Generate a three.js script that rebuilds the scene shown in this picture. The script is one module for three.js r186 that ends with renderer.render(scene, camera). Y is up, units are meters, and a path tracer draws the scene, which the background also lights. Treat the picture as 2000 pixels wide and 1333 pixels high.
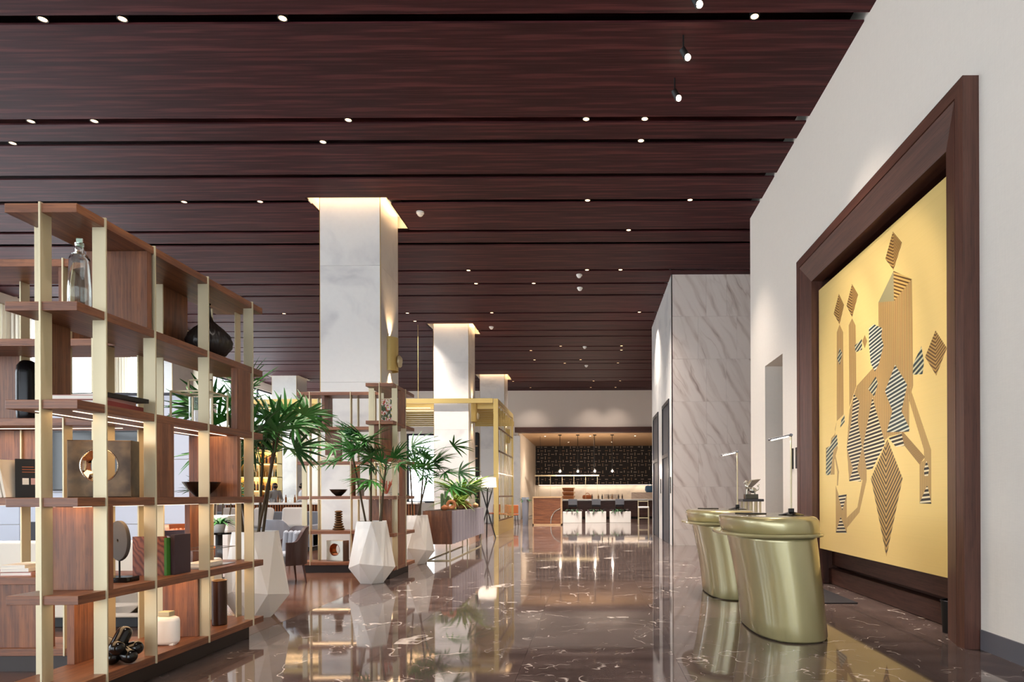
import * as THREE from 'three';
import { RoundedBoxGeometry } from 'three/addons/geometries/RoundedBoxGeometry.js';
import { mergeGeometries } from 'three/addons/utils/BufferGeometryUtils.js';
import { RectAreaLightUniformsLib } from 'three/addons/lights/RectAreaLightUniformsLib.js';
import { MarchingCubes } from 'three/addons/objects/MarchingCubes.js';
import { FontLoader } from 'three/addons/loaders/FontLoader.js';
import { TextGeometry } from 'three/addons/geometries/TextGeometry.js';

// ---------- camera, sky, exposure ----------
const scene = new THREE.Scene();
const renderer = new THREE.WebGLRenderer({ antialias: true });
renderer.toneMapping = THREE.LinearToneMapping;
renderer.toneMappingExposure = 1.0;
renderer.shadowMap.enabled = true;
RectAreaLightUniformsLib.init();
// a shift lens: level view, the principal point low and to one side of the 2000 x 1333 frame
const camera = new THREE.PerspectiveCamera(2 * Math.atan(967 / 1300) * 180 / Math.PI, 2306 / 1934, 0.1, 200);
camera.setViewOffset(2306, 1934, 0, 0, 2000, 1333);
camera.position.set(0, 1.3, 0);
camera.rotation.z = -0.004;
scene.add(camera);
// bright overcast daylight outside the glazing
scene.background = new THREE.Color().setRGB(0.85, 0.93, 1.0);
scene.backgroundIntensity = 6.8;
const WARM = 0xffd09a, WARM2 = 0xffe8d2;

// ---------- small library ----------
function mulberry(a) { return () => { a |= 0; a = a + 0x6D2B79F5 | 0; let t = Math.imul(a ^ a >>> 15, 1 | a); t = t + Math.imul(t ^ t >>> 7, 61 | t) ^ t; return ((t ^ t >>> 14) >>> 0) / 4294967296; }; }
const rnd = mulberry(7);
const rr = (a, b) => a + (b - a) * rnd();
function hash(x, y, s) { let h = Math.imul(x, 374761393) + Math.imul(y, 668265263) + Math.imul(s, 974634821) | 0; h = Math.imul(h ^ h >>> 13, 1274126177); return ((h ^ h >>> 16) >>> 0) / 4294967296; }
function vn(x, y, px, py, s) {
  const ix = Math.floor(x), iy = Math.floor(y), fx = x - ix, fy = y - iy, u = fx * fx * (3 - 2 * fx), v = fy * fy * (3 - 2 * fy);
  const m = (a, p) => ((a % p) + p) % p, x0 = m(ix, px), x1 = m(ix + 1, px), y0 = m(iy, py), y1 = m(iy + 1, py);
  return (hash(x0, y0, s) * (1 - u) + hash(x1, y0, s) * u) * (1 - v) + (hash(x0, y1, s) * (1 - u) + hash(x1, y1, s) * u) * v;
}
function fbm(x, y, px, py, o, s) { let a = 0, w = 0.5, t = 0; for (let i = 0; i < o; i++) { a += w * vn(x, y, px, py, s + i * 17); t += w; w *= 0.5; x *= 2; y *= 2; px *= 2; py *= 2; } return a / t; }
const clamp = (x, a = 0, b = 1) => Math.min(b, Math.max(a, x));
const sst = (a, b, x) => { const t = clamp((x - a) / (b - a)); return t * t * (3 - 2 * t); };
function ramp(t, ...c) { const n = c.length - 1, k = Math.min(n - 1, Math.floor(clamp(t) * n)), f = clamp(t) * n - k; return c[k].map((v, i) => v + (c[k + 1][i] - v) * f); }
function tex(w, h, fn, srgb = true) {
  const d = new Uint8Array(w * h * 4);
  for (let j = 0; j < h; j++) for (let i = 0; i < w; i++) { const c = fn((i + 0.5) / w, (j + 0.5) / h), k = (j * w + i) * 4; d[k] = clamp(c[0], 0, 255); d[k + 1] = clamp(c[1], 0, 255); d[k + 2] = clamp(c[2], 0, 255); d[k + 3] = 255; }
  const t = new THREE.DataTexture(d, w, h); t.wrapS = t.wrapT = THREE.RepeatWrapping; t.magFilter = THREE.LinearFilter; t.minFilter = THREE.LinearMipmapLinearFilter; t.generateMipmaps = true;
  if (srgb) t.colorSpace = THREE.SRGBColorSpace; t.needsUpdate = true; return t;
}
// grain runs along u
function woodTex(seed, c, fine = 1, figure = 1) {
  return tex(1024, 512, (u, v) => {
    const warp = fbm(u * 3, v * 4, 3, 4, 3, seed) * figure;
    const band = 0.5 + 0.5 * Math.sin((v * 7 + warp * 2.2) * Math.PI * 2);
    const streak = fbm(u * 4, v * 90, 4, 90, 4, seed + 3), pore = fbm(u * 20, v * 240, 20, 240, 2, seed + 9), big = fbm(u * 2, v * 9, 2, 9, 3, seed + 5);
    let t = 0.16 * band * figure + 0.5 * streak * fine + 0.32 * big + 0.16; t -= 0.22 * sst(0.62, 0.8, pore);
    return ramp(t, ...c);
  });
}
function uvm(g, grain = 'x', S = 1, ou = 0, ov = 0, S2 = S) {
  const p = g.attributes.position, n = g.attributes.normal, a = new Float32Array(p.count * 2);
  for (let i = 0; i < p.count; i++) {
    const x = p.getX(i), y = p.getY(i), z = p.getZ(i), nx = Math.abs(n.getX(i)), ny = Math.abs(n.getY(i)), nz = Math.abs(n.getZ(i));
    let u, v;
    if (grain === 'x') [u, v] = ny >= nx && ny >= nz ? [x, z] : nz >= nx ? [x, y] : [z, y];
    else if (grain === 'z') [u, v] = ny >= nx && ny >= nz ? [z, x] : nx >= nz ? [z, y] : [x, y];
    else[u, v] = ny >= nx && ny >= nz ? [x, z] : nx >= nz ? [y, z] : [y, x];
    a[2 * i] = u / S + ou; a[2 * i + 1] = v / S2 + ov;
  }
  g.setAttribute('uv', new THREE.BufferAttribute(a, 2)); return g;
}
// a box from depth ranges: x, y and distance in front of the camera's plane (z = -d)
function bd(x0, x1, y0, y1, d0, d1, grain = 'x', bev = 0) {
  const w = x1 - x0, h = y1 - y0, d = d1 - d0;
  const g = bev ? new RoundedBoxGeometry(w, h, d, 1, Math.min(bev, w / 2.1, h / 2.1, d / 2.1)) : new THREE.BoxGeometry(w, h, d);
  g.translate((x0 + x1) / 2, (y0 + y1) / 2, -(d0 + d1) / 2);
  return uvm(g, grain, 1.6, rnd(), rnd(), 0.8);
}
function mg(list) { return mergeGeometries(list.map((g) => { const q = g.index ? g.toNonIndexed() : g.clone(); for (const k of Object.keys(q.attributes)) if (!['position', 'normal', 'uv'].includes(k)) q.deleteAttribute(k); if (!q.attributes.uv) uvm(q); return q; })); }
const V = (x, y, z) => new THREE.Vector3(x, y, z);
function cyl(x, y, z, r, h, seg = 16, r2 = r) { const g = new THREE.CylinderGeometry(r2, r, h, seg); g.translate(x, y + h / 2, z); return g; }
function rod(a, b, r, seg = 8, r2 = r) { const d = b.clone().sub(a), L = d.length(), g = new THREE.CylinderGeometry(r2, r, L, seg); g.translate(0, L / 2, 0); g.applyQuaternion(new THREE.Quaternion().setFromUnitVectors(V(0, 1, 0), d.normalize())); g.translate(a.x, a.y, a.z); return g; }
function lathe(pts, seg = 32) { return new THREE.LatheGeometry(pts.map((p) => new THREE.Vector2(p[0], p[1])), seg); }
function tube(pts, r, seg = 24, rad = 8) { return new THREE.TubeGeometry(new THREE.CatmullRomCurve3(pts), seg, r, rad); }
const used = new Map();
function numbered(n) { const k = used.get(n) ?? 0; used.set(n, k + 1); return k ? `${n}_${String(k).padStart(3, '0')}` : n; }
const bases = new WeakMap();
function thing(name, base, label, category, group) {
  const o = new THREE.Group(); o.name = numbered(name); o.position.set(...base); bases.set(o, base); scene.add(o);
  o.userData = { label, category }; if (group) o.userData.group = group; return o;
}
function struct(name, base, label) { const o = new THREE.Group(); o.name = numbered(name); o.position.set(...base); bases.set(o, base); scene.add(o); o.userData = { kind: 'structure' }; if (label) o.userData.label = label; return o; }
function shade(m) { m.castShadow = m.receiveShadow = true; return m; }
// a part whose geometry is given in world coordinates
function part(parent, name, g, mat, label) {
  const m = shade(new THREE.Mesh(g, mat)); m.name = name; let b = bases.get(parent);
  if (b) g.translate(-b[0], -b[1], -b[2]); bases.set(m, b); parent.add(m); if (label) m.userData.label = label; return m;
}
// a part whose geometry is already local to the thing
function lpart(parent, name, g, mat, label) { const m = shade(new THREE.Mesh(g, mat)); m.name = name; parent.add(m); if (label) m.userData.label = label; return m; }
function one(name, base, g, mat, label, category, group) { const m = shade(new THREE.Mesh(g, mat)); m.name = numbered(name); m.position.set(...base); scene.add(m); m.userData = { label, category }; if (group) m.userData.group = group; return m; }
function copy(o, pos, turn = 0, label) { const c = o.clone(); c.name = numbered(o.name.replace(/_\d{3}$/, '')); c.userData = { ...o.userData }; c.position.set(...pos); c.rotation.y = turn; if (label) c.userData.label = label; scene.add(c); return c; }
function std(color, roughness = 0.6, metalness = 0, extra = {}) { const { map, ...e } = extra; return new THREE.MeshPhysicalMaterial({ color, roughness, metalness, map: map ?? null, ...e }); }
function glow(color, i) { return new THREE.MeshStandardMaterial({ color: 0x000000, emissive: color, emissiveIntensity: i, roughness: 1 }); }
function spot(x, y, z, tx, ty, tz, i, angle, color = WARM2, soft = 2, pen = 0.6) { const l = new THREE.SpotLight(color, i, 0, angle, pen, 2); l.position.set(x, y, z); l.target.position.set(tx, ty, tz); l.castShadow = true; l.shadow.radius = soft; scene.add(l, l.target); return l; }
function rect(x, y, z, w, h, dir, i, color = WARM) { const l = new THREE.RectAreaLight(color, i, w, h); l.position.set(x, y, z); l.lookAt(x + dir[0], y + dir[1], z + dir[2] + (Math.abs(dir[1]) === 1 && !dir[2] ? 1e-5 : 0)); scene.add(l); return l; }

// ---------- materials ----------
const T = {
  walnut: woodTex(21, [[56, 29, 20], [92, 53, 35], [128, 80, 52], [164, 108, 70]], 0.9, 1),
  dark: woodTex(31, [[40, 22, 17], [66, 38, 30], [88, 54, 43], [108, 70, 56]], 0.9, 0.9),
  floorw: woodTex(41, [[48, 31, 25], [78, 52, 41], [102, 71, 57], [124, 90, 74]], 0.9, 0.6),
  light: woodTex(51, [[136, 106, 76], [172, 138, 102], [194, 160, 122], [208, 176, 138]], 0.8, 0.9),
};
T.ceil = tex(1024, 512, (u, v) => { const a = fbm(u * 3, v * 16, 3, 16, 4, 11), b = fbm(u * 5, v * 70, 5, 70, 3, 12), c = fbm(u * 2, v * 3, 2, 3, 2, 13); return ramp(0.62 * sst(0.25, 0.75, a) + 0.38 * b + 0.3 * (c - 0.5), [46, 19, 22], [62, 28, 31], [79, 39, 41], [97, 52, 52]); });
T.stone = tex(1024, 1024, (u, v) => {                       // pale column marble, soft grey clouds
  const w = fbm(u * 3, v * 3, 3, 3, 4, 61), n = fbm(u * 4 + w * 1.5, v * 4 + w * 2, 4, 4, 5, 62), fine = fbm(u * 60, v * 60, 60, 60, 2, 63);
  const k = sst(0.5, 0.85, n) * 0.75 + 0.12 * (fine - 0.5); return ramp(k, [222, 221, 218], [208, 207, 206], [184, 184, 186]);
});
T.vein = tex(1024, 1024, (u, v) => {                        // beige marble with diagonal veins
  const w = fbm(u * 3, v * 3, 3, 3, 4, 71), d = (u * 2 + v * 1.0) + 0.20 * w, k = fbm(d * 9, (u * 1 - v * 2) * 1.0, 9, 1, 5, 72);
  const line = 1 - clamp(Math.abs(fbm(d * 5, (v - u * 0) * 2, 5, 2, 4, 75) - 0.5) / 0.045), m = sst(0.35, 0.75, fbm(u * 3, v * 3, 3, 3, 3, 76));
  return ramp(0.56 * sst(0.42, 0.88, k) + 0.46 * Math.max(0, line) * m, [234, 223, 215], [219, 205, 196], [188, 170, 161], [138, 120, 114]);
});
T.floor = tex(2048, 2048, (u, v) => {                       // dark brown marble with broken white veins
  const w = fbm(u * 5, v * 5, 5, 5, 4, 81) - 0.5, w2 = fbm(u * 14, v * 14, 14, 14, 3, 82) - 0.5;
  const cloud = fbm(u * 6 + w, v * 18 + w, 6, 18, 5, 83), fine = fbm(u * 120, v * 200, 120, 200, 2, 84);
  const w3 = fbm(u * 60, v * 60, 60, 60, 2, 89) - 0.5, thick = 0.5 + 1.3 * fbm(u * 30, v * 30, 30, 30, 2, 90);
  const r1 = Math.abs(fbm(u * 6 + w * 2 + w2 * 0.9 + w3 * 0.2, v * 6 - w * 2 + w2 * 0.9 + w3 * 0.2, 6, 6, 2, 85) - 0.5), m1 = sst(0.54, 0.63, fbm(u * 12, v * 12, 12, 12, 3, 86));
  const r2 = Math.abs(fbm(u * 16 + w2 * 1.6 + w3 * 0.4, v * 16 - w2 * 1.6 + w3 * 0.4, 16, 16, 2, 87) - 0.5), m2 = sst(0.54, 0.63, fbm(u * 16, v * 16, 16, 16, 3, 88));
  const vein = Math.max((1 - clamp(r1 / (0.014 * thick))) * m1, 0.7 * (1 - clamp(r2 / (0.012 * thick))) * m2);
  const b = ramp(cloud * 0.75 + 0.5 * (fine - 0.5) + 0.12, [58, 50, 48], [88, 76, 73], [120, 106, 102]);
  return b.map((c, i) => c + ([214, 203, 195][i] - c) * clamp(vein));
});
T.cloth = tex(512, 512, (u, v) => { const a = vn(u * 256, v * 8, 256, 8, 91), b = vn(u * 12, v * 256, 12, 256, 92), k = 236 + 5 * (a - 0.5) + 5 * (b - 0.5); return [k, k - 4, k - 9]; });
T.brush = tex(512, 512, (u, v) => { const k = 150 + 90 * (fbm(u * 2, v * 220, 2, 220, 2, 95) - 0.5); return [k, k, k]; }, false);
const rep = (t, a, b = a) => { const c = t.clone(); c.repeat.set(a, b); c.needsUpdate = true; return c; };
const M = {
  ceil: std(0xffffff, 0.6, 0, { map: T.ceil, specularIntensity: 0.3 }), black: std(0x0b0a0a, 0.55), slab: std(0x8a8680, 0.9),
  walnut: std(0xffffff, 0.42, 0, { map: T.walnut }), dark: std(0xffffff, 0.4, 0, { map: T.dark }), floorw: std(0xffffff, 0.16, 0, { map: T.floorw }), light: std(0xffffff, 0.45, 0, { map: T.light }),
  plinth: std(0x2a1d18, 0.5), stone: std(0xffffff, 0.3, 0, { map: T.stone }), vein: std(0xffffff, 0.22, 0, { map: T.vein }),
  floor: std(0xffffff, 0.045, 0, { map: T.floor, ior: 1.54 }), wall: std(0xf2ede6, 0.85, 0, { map: T.cloth }), beige: std(0xe3d6c9, 0.8), grey: std(0xbfb6b0, 0.8), lilac: std(0xc3c6d2, 0.45),
  brass: std(0xc9bd9e, 0.48, 0.5), gold: std(0xc6ad6e, 0.36, 0.7), trim: std(0xb89a5c, 0.4, 0.8), desk: std(0xaca173, 0.32, 0.5, { clearcoat: 1, clearcoatRoughness: 0.05 }),
  white: std(0xeeebe6, 0.5), cream: std(0xe6ddcd, 0.6), glass: std(0xffffff, 0.02, 0, { transmission: 1, ior: 1.45, thickness: 0 }), solid: std(0xf6fbf8, 0.02, 0, { transmission: 1, ior: 1.45, thickness: 0.01 }),
  blackgloss: std(0x0c0b0b, 0.14), bronze: std(0x6a5036, 0.32, 0.85), steel: std(0x8b8b90, 0.3, 0.95), darksteel: std(0x3a3a40, 0.35, 0.8),
  leaf: std(0x2c6a28, 0.45), leaf2: std(0x3d8434, 0.45), leaf3: std(0x225628, 0.45), lime: std(0x8fae3a, 0.5), stem: std(0x4a3a24, 0.8), soil: std(0x2a1f17, 0.95),
  leather: std(0x3d2826, 0.4), oxblood: std(0x6a2c22, 0.4), tan: std(0xa45a2e, 0.45), greyfab: std(0x8b8f99, 0.9), pale: std(0xdedad6, 0.9), charcoal: std(0x2c2a33, 0.6), plum: std(0x3a2730, 0.6),
  paper: std(0xe9e4da, 0.8), red: std(0x7a2a26, 0.6), pink: std(0xc99a90, 0.6), green: std(0x3f7a2a, 0.6), terracotta: std(0xc08054, 0.7), stonegrey: std(0x59524c, 0.8), skirting: std(0x5d5b60, 0.45),
};
M.glassg = std(0xdfeee6, 0.02, 0, { transmission: 1, ior: 1.5, thickness: 0 });
M.doorsteel = std(0x4a4b52, 0.5, 0.6);
// ---------- the building ----------
const HC = 6.87;                                             // underside of the ceiling boards
const cols = [[-5.11, 12.6], [-5.11, 21.75], [-5.11, 30.85], [-14.8, 21.75], [-14.8, 30.95]];   // near corner (x, d) of each column
const CW = 1.155, CM = 0.17;                                 // column width, margin of its ceiling recess
{ // ceiling boards with dark gaps, cut back round the columns
  const c = struct('ceiling', [0, HC, 0]);
  const cuts = cols.map(([x, d]) => [x - CM, x + CW + CM, d - CM, d + CW + CM]);
  const edges = [-6.5, -5.2, -5.05, -3.1, -2.95, -2.4, -2.25, -0.6, -0.45, 0.5, 0.65, 1.9, 2.05, 3.6, 3.75, 4.6, 4.75, 5.5, 5.65, 7.695, 7.845, 9.805, 9.953, 10.42, 10.555, 11.53, 11.68, 12.53, 12.68, 13.96, 14.10, 14.66, 14.82, 16.44, 16.57, 17.47, 17.6, 18.49, 18.62, 20.28, 20.41, 21.23, 21.36, 22.45, 22.57, 23.3, 23.43, 24.88, 25.0, 25.62, 25.74, 27.4, 27.53, 28.1, 28.23, 29.58, 29.7, 31.58, 31.7, 32.56, 32.68, 34.5, 34.62, 35.5];
  for (let i = 0; i < edges.length; i += 2) {
    let list = [[-16, 6, edges[i], edges[i + 1]]];
    for (const q of cuts) { const next = []; for (const r of list) {
      const a = Math.max(r[0], q[0]), b = Math.min(r[1], q[1]), e = Math.max(r[2], q[2]), f = Math.min(r[3], q[3]);
      if (a >= b || e >= f) { next.push(r); continue; }
      if (r[2] < e) next.push([r[0], r[1], r[2], e]); if (f < r[3]) next.push([r[0], r[1], f, r[3]]);
      if (r[0] < a) next.push([r[0], a, e, f]); if (b < r[1]) next.push([b, r[1], e, f]);
    } list = next; }
    const ou = rnd(), ov = rnd(), g = mg(list.map(([a, b, e, f]) => { const q = new THREE.BoxGeometry(b - a, 0.022, f - e); q.translate((a + b) / 2, HC + 0.011, -(e + f) / 2); return uvm(q, 'x', 2.6, ou, ov, 0.75); }));
    part(c, 'ceiling_board', g, M.ceil);
  }
  part(c, 'ceiling_slab', bd(-16.2, 6.2, HC + 0.33, HC + 0.5, -6.5, 35.7), M.ceil);
  // pale lining and a light strip in each recess round a column
  cols.forEach(([x, d], k) => {
    const a = x - CM, b = x + CW + CM, e = d - CM, f = d + CW + CM, y0 = HC + 0.0, y1 = HC + 0.33;
    part(c, 'recess_lining', mg([bd(a - 0.02, a, y0, y1, e - 0.02, f + 0.02), bd(b, b + 0.02, y0, y1, e - 0.02, f + 0.02), bd(a, b, y0, y1, e - 0.02, e), bd(a, b, y0, y1, f, f + 0.02)]), M.cream);
    part(c, 'recess_light_strip', mg([bd(a, a + 0.03, y1 - 0.06, y1 - 0.03, e, f), bd(b - 0.03, b, y1 - 0.06, y1 - 0.03, e, f), bd(a, b, y1 - 0.06, y1 - 0.03, e, e + 0.03), bd(a, b, y1 - 0.06, y1 - 0.03, f - 0.03, f)]), glow(WARM, 2.2));
    const I = 30, yl = y1 - 0.07;
    if (k < 3) rect((a + b) / 2, yl, -(e + 0.05), b - a - 0.1, 0.05, [0, -1, 0], I); if (k < 3) rect(b - 0.05, yl, -(e + f) / 2, 0.05, f - e - 0.1, [0, -1, 0], I);
    if (k < 1) rect(a + 0.05, yl, -(e + f) / 2, 0.05, f - e - 0.1, [0, -1, 0], I);
  });
}
{ // floor: marble tiles in the hall, timber in the lounge
  const f = struct('floor', [0, 0, 0]);
  part(f, 'floor_bed', bd(-16.2, 6.2, -0.2, -0.012, -6.5, 46.6), M.slab);
  const TS = 1.2, gap = 0.002, xs = [-3.18, -2.93, -1.73, -0.53, 0.67, 1.87, 3.07, 4.27, 6.2];
  let n = 0;
  for (let i = 0; i + 1 < xs.length; i++) for (let d = 1.0; d < 46; d += TS) {
    const w = xs[i + 1] - xs[i]; if (xs[i] > 3.5 && d < 12.9) continue;
    const g = new THREE.BoxGeometry(w - gap, 0.02, TS - gap); g.translate(xs[i] + w / 2, -0.01, -(d + TS / 2)); uvm(g, 'x', 3.4, rnd(), rnd());
    if (n++ < 290) part(f, 'marble_tile', g, M.floor);
  }
  for (const [a, b] of [[-3.18, -0.53], [-0.53, 2.1], [2.1, 4.3]]) part(f, 'marble_tile', uvm(bd(a, b - gap, -0.02, 0, -6.5, 1.0 - gap), 'x', 3.4), M.floor);
  part(f, 'timber_floor', uvm(bd(-16, -3.184, -0.02, 0, -6.5, 36.0), 'x', 2.2, 0.2, 0.1, 0.9), M.floorw);
}
// hall wall that carries the artwork, with the niche and a doorway cut through
{
  const w = struct('wall_right', [3.25, 0, -4]);
  const s = new THREE.Shape([[-6.5, 0], [5.78, 0], [5.78, 4.5], [9.72, 4.5], [9.72, 0], [11.22, 0], [11.22, 3.67], [12.35, 3.67], [12.35, 0], [13.45, 0], [13.45, 7.3], [-6.5, 7.3]].map((p) => new THREE.Vector2(...p)));
  const g = new THREE.ExtrudeGeometry(s, { depth: 0.5, bevelEnabled: false }); g.rotateY(Math.PI / 2); g.translate(3.25, 0, 0); uvm(g, 'z', 0.5);
  part(w, 'wall_body', g, M.wall);
  const b = struct('baseboard_right', [3.24, 0, 0]); 
  part(b, 'stone_skirting', mg([bd(3.235, 3.25, 0, 0.165, -6.4, 5.53), bd(3.235, 3.25, 0, 0.165, 10.03, 11.2), bd(3.235, 3.25, 0, 0.165, 12.36, 13.45)]), M.skirting);
  const nm = M.dark.clone(); nm.roughness = 0.6; const nb = struct('wall_niche', [3.6, 0, -7.7]);             // dark timber lining behind the art panel
  part(nb, 'back_board', bd(3.62, 3.7, 0, 4.6, 5.7, 9.8, 'z'), nm);
  part(nb, 'ledge_board', bd(3.52, 3.62, 0.26, 0.56, 5.7, 9.8, 'z', 0.01), nm); part(nb, 'skirting_board', bd(3.47, 3.6, 0, 0.22, 5.7, 9.8, 'z', 0.01), nm); part(nb, 'ledge_board', bd(3.56, 3.66, 0.58, 0.66, 5.7, 9.8, 'z', 0.01), nm);
  part(nb, 'side_board', bd(3.27, 3.7, 0, 4.6, 9.7, 9.76, 'y'), nm); part(nb, 'side_board', bd(3.27, 3.7, 0, 4.6, 5.74, 5.8, 'y'), nm); part(nb, 'head_board', bd(3.27, 3.7, 4.44, 4.52, 5.7, 9.8, 'z'), nm);
}
{ // room beyond the doorway and the lift hall recess
  const w = struct('wall_corridor', [5.5, 0, -11.8]);
  part(w, 'far_reveal', bd(3.74, 6.0, 0, 7.2, 12.35, 12.5), M.grey); part(w, 'near_reveal', bd(3.74, 6.0, 0, 7.2, 11.05, 11.22), M.grey); part(w, 'corridor_ceiling', bd(3.74, 6, 3.67, 3.8, 11.2, 12.4), M.grey); part(w, 'corridor_end', bd(5.9, 6.0, 0, 3.7, 11.2, 12.4), M.grey);
  const r = struct('wall_lift_hall', [6, 0, -15]);
  part(r, 'end_wall', bd(6.0, 6.2, 0, 7.2, 12.4, 36), M.beige);
  const h = struct('wall_far', [0, 0, -35.5]);
  part(h, 'upper_wall', bd(-3.85, 6, 4.85, 7.2, 35.5, 35.8), M.beige); part(h, 'pier_wall', mg([bd(-16, -9.8, 0, 7.2, 35.5, 35.8), bd(-8.1, -3.85, 0, 7.2, 35.5, 35.8), bd(-9.8, -8.1, 0, 0.9, 35.5, 35.8), bd(-9.8, -8.1, 4.6, 7.2, 35.5, 35.8)]), M.beige);
  const wf = struct('window_40', [-8.95, 0.9, -35.65]), wfr = part(wf, 'window_frame', mg([bd(-9.8, -9.7, 0.9, 4.6, 35.6, 35.7), bd(-8.2, -8.1, 0.9, 4.6, 35.6, 35.7), bd(-9.7, -8.2, 0.9, 1.0, 35.6, 35.7), bd(-9.7, -8.2, 4.5, 4.6, 35.6, 35.7), bd(-9.7, -8.2, 2.7, 2.76, 35.6, 35.7)]), M.darksteel);
  for (const [a, b] of [[1.0, 2.7], [2.76, 4.5]]) part(wfr, 'pane', new THREE.PlaneGeometry(1.5, b - a).translate(-8.95, (a + b) / 2, -35.65), M.glass); part(h, 'stone_pilaster', uvm(bd(-4.3, -3.72, 0, 4.45, 35.3, 35.5), 'y', 3), M.stone);
  const t = struct('trim_1', [0, 4.7, -35.4]); part(t, 'timber_lintel', bd(-4.0, 6, 4.62, 4.9, 35.3, 35.85, 'x', 0.01), M.dark);
}
{ // marble clad lift core
  const w = struct('wall_lift_core', [4, 0, -19.5]);
  part(w, 'core_body', bd(2.09, 6, 0, 7.2, 16.87, 22.2), M.grey);
  const ys = [0, 0.41, 1.49, 2.57, 3.65, 4.73, 5.81, 7.0];
  for (let r = 0; r + 1 < ys.length; r++) {
    for (let x = 2.07, k = 0; x < 5.9; k++) { const ww = Math.min([0.98, 0.52, 0.98, 0.5, 0.75, 0.98][(k + r * 2) % 6] * (k ? 1 : 0.9), 5.99 - x); const g = bd(x, x + ww - 0.003, ys[r] + 0.0015, ys[r + 1] - 0.0015, 16.85, 16.875); part(w, 'marble_panel', uvm(g, 'x', 2.9, rnd(), rnd()), M.vein); x += ww; }
    const ds = [16.85, 17.36, 18.95, 20.1, 21.7, 22.2];
    for (let k = 0; k + 1 < ds.length; k++) { const door = k % 2 === 1, y0 = ys[r], y1 = ys[r + 1]; if (door && y1 < 3.9) continue; const g = bd(2.07, 2.095, Math.max(y0, door ? 3.8 : 0) + 0.0015, y1 - 0.0015, ds[k] + (k ? 0.0015 : 0), ds[k + 1] - 0.0015); part(w, 'marble_panel', uvm(g, 'z', 2.9, rnd(), rnd()), M.stone); }
  }
  for (const [d0, d1] of [[17.36, 18.95], [20.1, 21.7]]) {
    const d = struct('door_' + (d0 < 18 ? 1 : 2), [2.08, 0, -(d0 + d1) / 2]);
    part(d, 'door_frame', mg([bd(2.04, 2.1, 0, 3.8, d0, d0 + 0.1), bd(2.04, 2.1, 0, 3.8, d1 - 0.1, d1), bd(2.04, 2.1, 3.7, 3.8, d0 + 0.1, d1 - 0.1), bd(2.04, 2.1, 2.3, 2.4, d0 + 0.1, d1 - 0.1)]), M.darksteel);
    const m = (d0 + d1) / 2; for (const [p, q] of [[d0 + 0.1, m - 0.003], [m + 0.003, d1 - 0.1]]) part(d, 'door_leaf', bd(2.07, 2.09, 0.01, 2.3, p, q), M.doorsteel);
    part(d, 'transom_panel', bd(2.065, 2.09, 2.4, 3.7, d0 + 0.1, d1 - 0.1), M.doorsteel);
  }
}
{ // window wall of the lounge, glazed entrance front, both with daylight beyond
  const w = struct('wall_left', [-16, 0, -15]);
  const piers = []; for (let d = -6.5; d < 36; d += 4.05) piers.push(d);
  part(w, 'wall_head', bd(-16.2, -16, 6.5, 7.3, -6.5, 36), M.beige); part(w, 'wall_sill', bd(-16.2, -16, 0, 0.35, -6.5, 36), M.beige);
  piers.forEach((d) => part(w, 'wall_pier', bd(-16.2, -15.9, 0.35, 6.5, d, Math.min(d + 0.5, 36)), M.beige));
  piers.slice(0, -1).forEach((d, i) => {
    const a = d + 0.5, b = d + 4.05, win = struct('window_' + (i + 1), [-16.1, 0.35, -(a + b) / 2]);
    const fr = part(win, 'window_frame', mg([bd(-16.14, -16.06, 0.35, 0.43, a, b), bd(-16.14, -16.06, 6.42, 6.5, a, b), bd(-16.14, -16.06, 0.43, 6.42, a, a + 0.07), bd(-16.14, -16.06, 0.43, 6.42, b - 0.07, b), bd(-16.14, -16.06, 0.43, 6.42, (a + b) / 2 - 0.035, (a + b) / 2 + 0.035), bd(-16.14, -16.06, 3.3, 3.37, a + 0.07, b - 0.07)]), M.darksteel);
    for (const [p, q] of [[a + 0.07, (a + b) / 2 - 0.035], [(a + b) / 2 + 0.035, b - 0.07]]) for (const [y0, y1] of [[0.43, 3.3], [3.37, 6.42]]) { const g = new THREE.PlaneGeometry(q - p, y1 - y0); g.rotateY(Math.PI / 2); g.translate(-16.1, (y0 + y1) / 2, -(p + q) / 2); part(fr, 'pane', g, M.glass); }
  });
  const f = struct('wall_front', [-6, 0, 6.5]);
  part(f, 'wall_head', bd(-16.2, 3.75, 4.4, 7.3, -6.7, -6.5), M.beige);
  for (let x = -16.2, i = 0; x < 3.5; x += 3.325, i++) part(f, 'wall_pier', bd(x, x + 0.35, 0, 4.4, -6.7, -6.5), M.beige);
  for (let x = -16.2, i = 0; x < 0.5; x += 3.325, i++) {
    const a = x + 0.35, b = x + 3.325, win = struct('window_' + (20 + i), [(a + b) / 2, 0, 6.6]);
    part(win, 'window_frame', mg([bd(a, b, 0, 0.08, -6.64, -6.56), bd(a, b, 4.32, 4.4, -6.64, -6.56), bd(a, b, 2.7, 2.78, -6.64, -6.56), bd((a + b) / 2 - 0.04, (a + b) / 2 + 0.04, 0.08, 4.32, -6.64, -6.56)]), M.darksteel);
    for (const [p, q] of [[a, (a + b) / 2 - 0.04], [(a + b) / 2 + 0.04, b]]) for (const [y0, y1] of [[0.08, 2.7], [2.78, 4.32]]) { const g = new THREE.PlaneGeometry(q - p, y1 - y0); g.translate((p + q) / 2, (y0 + y1) / 2, 6.6); part(win, 'pane', g, M.glass); }
  }
}
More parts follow.
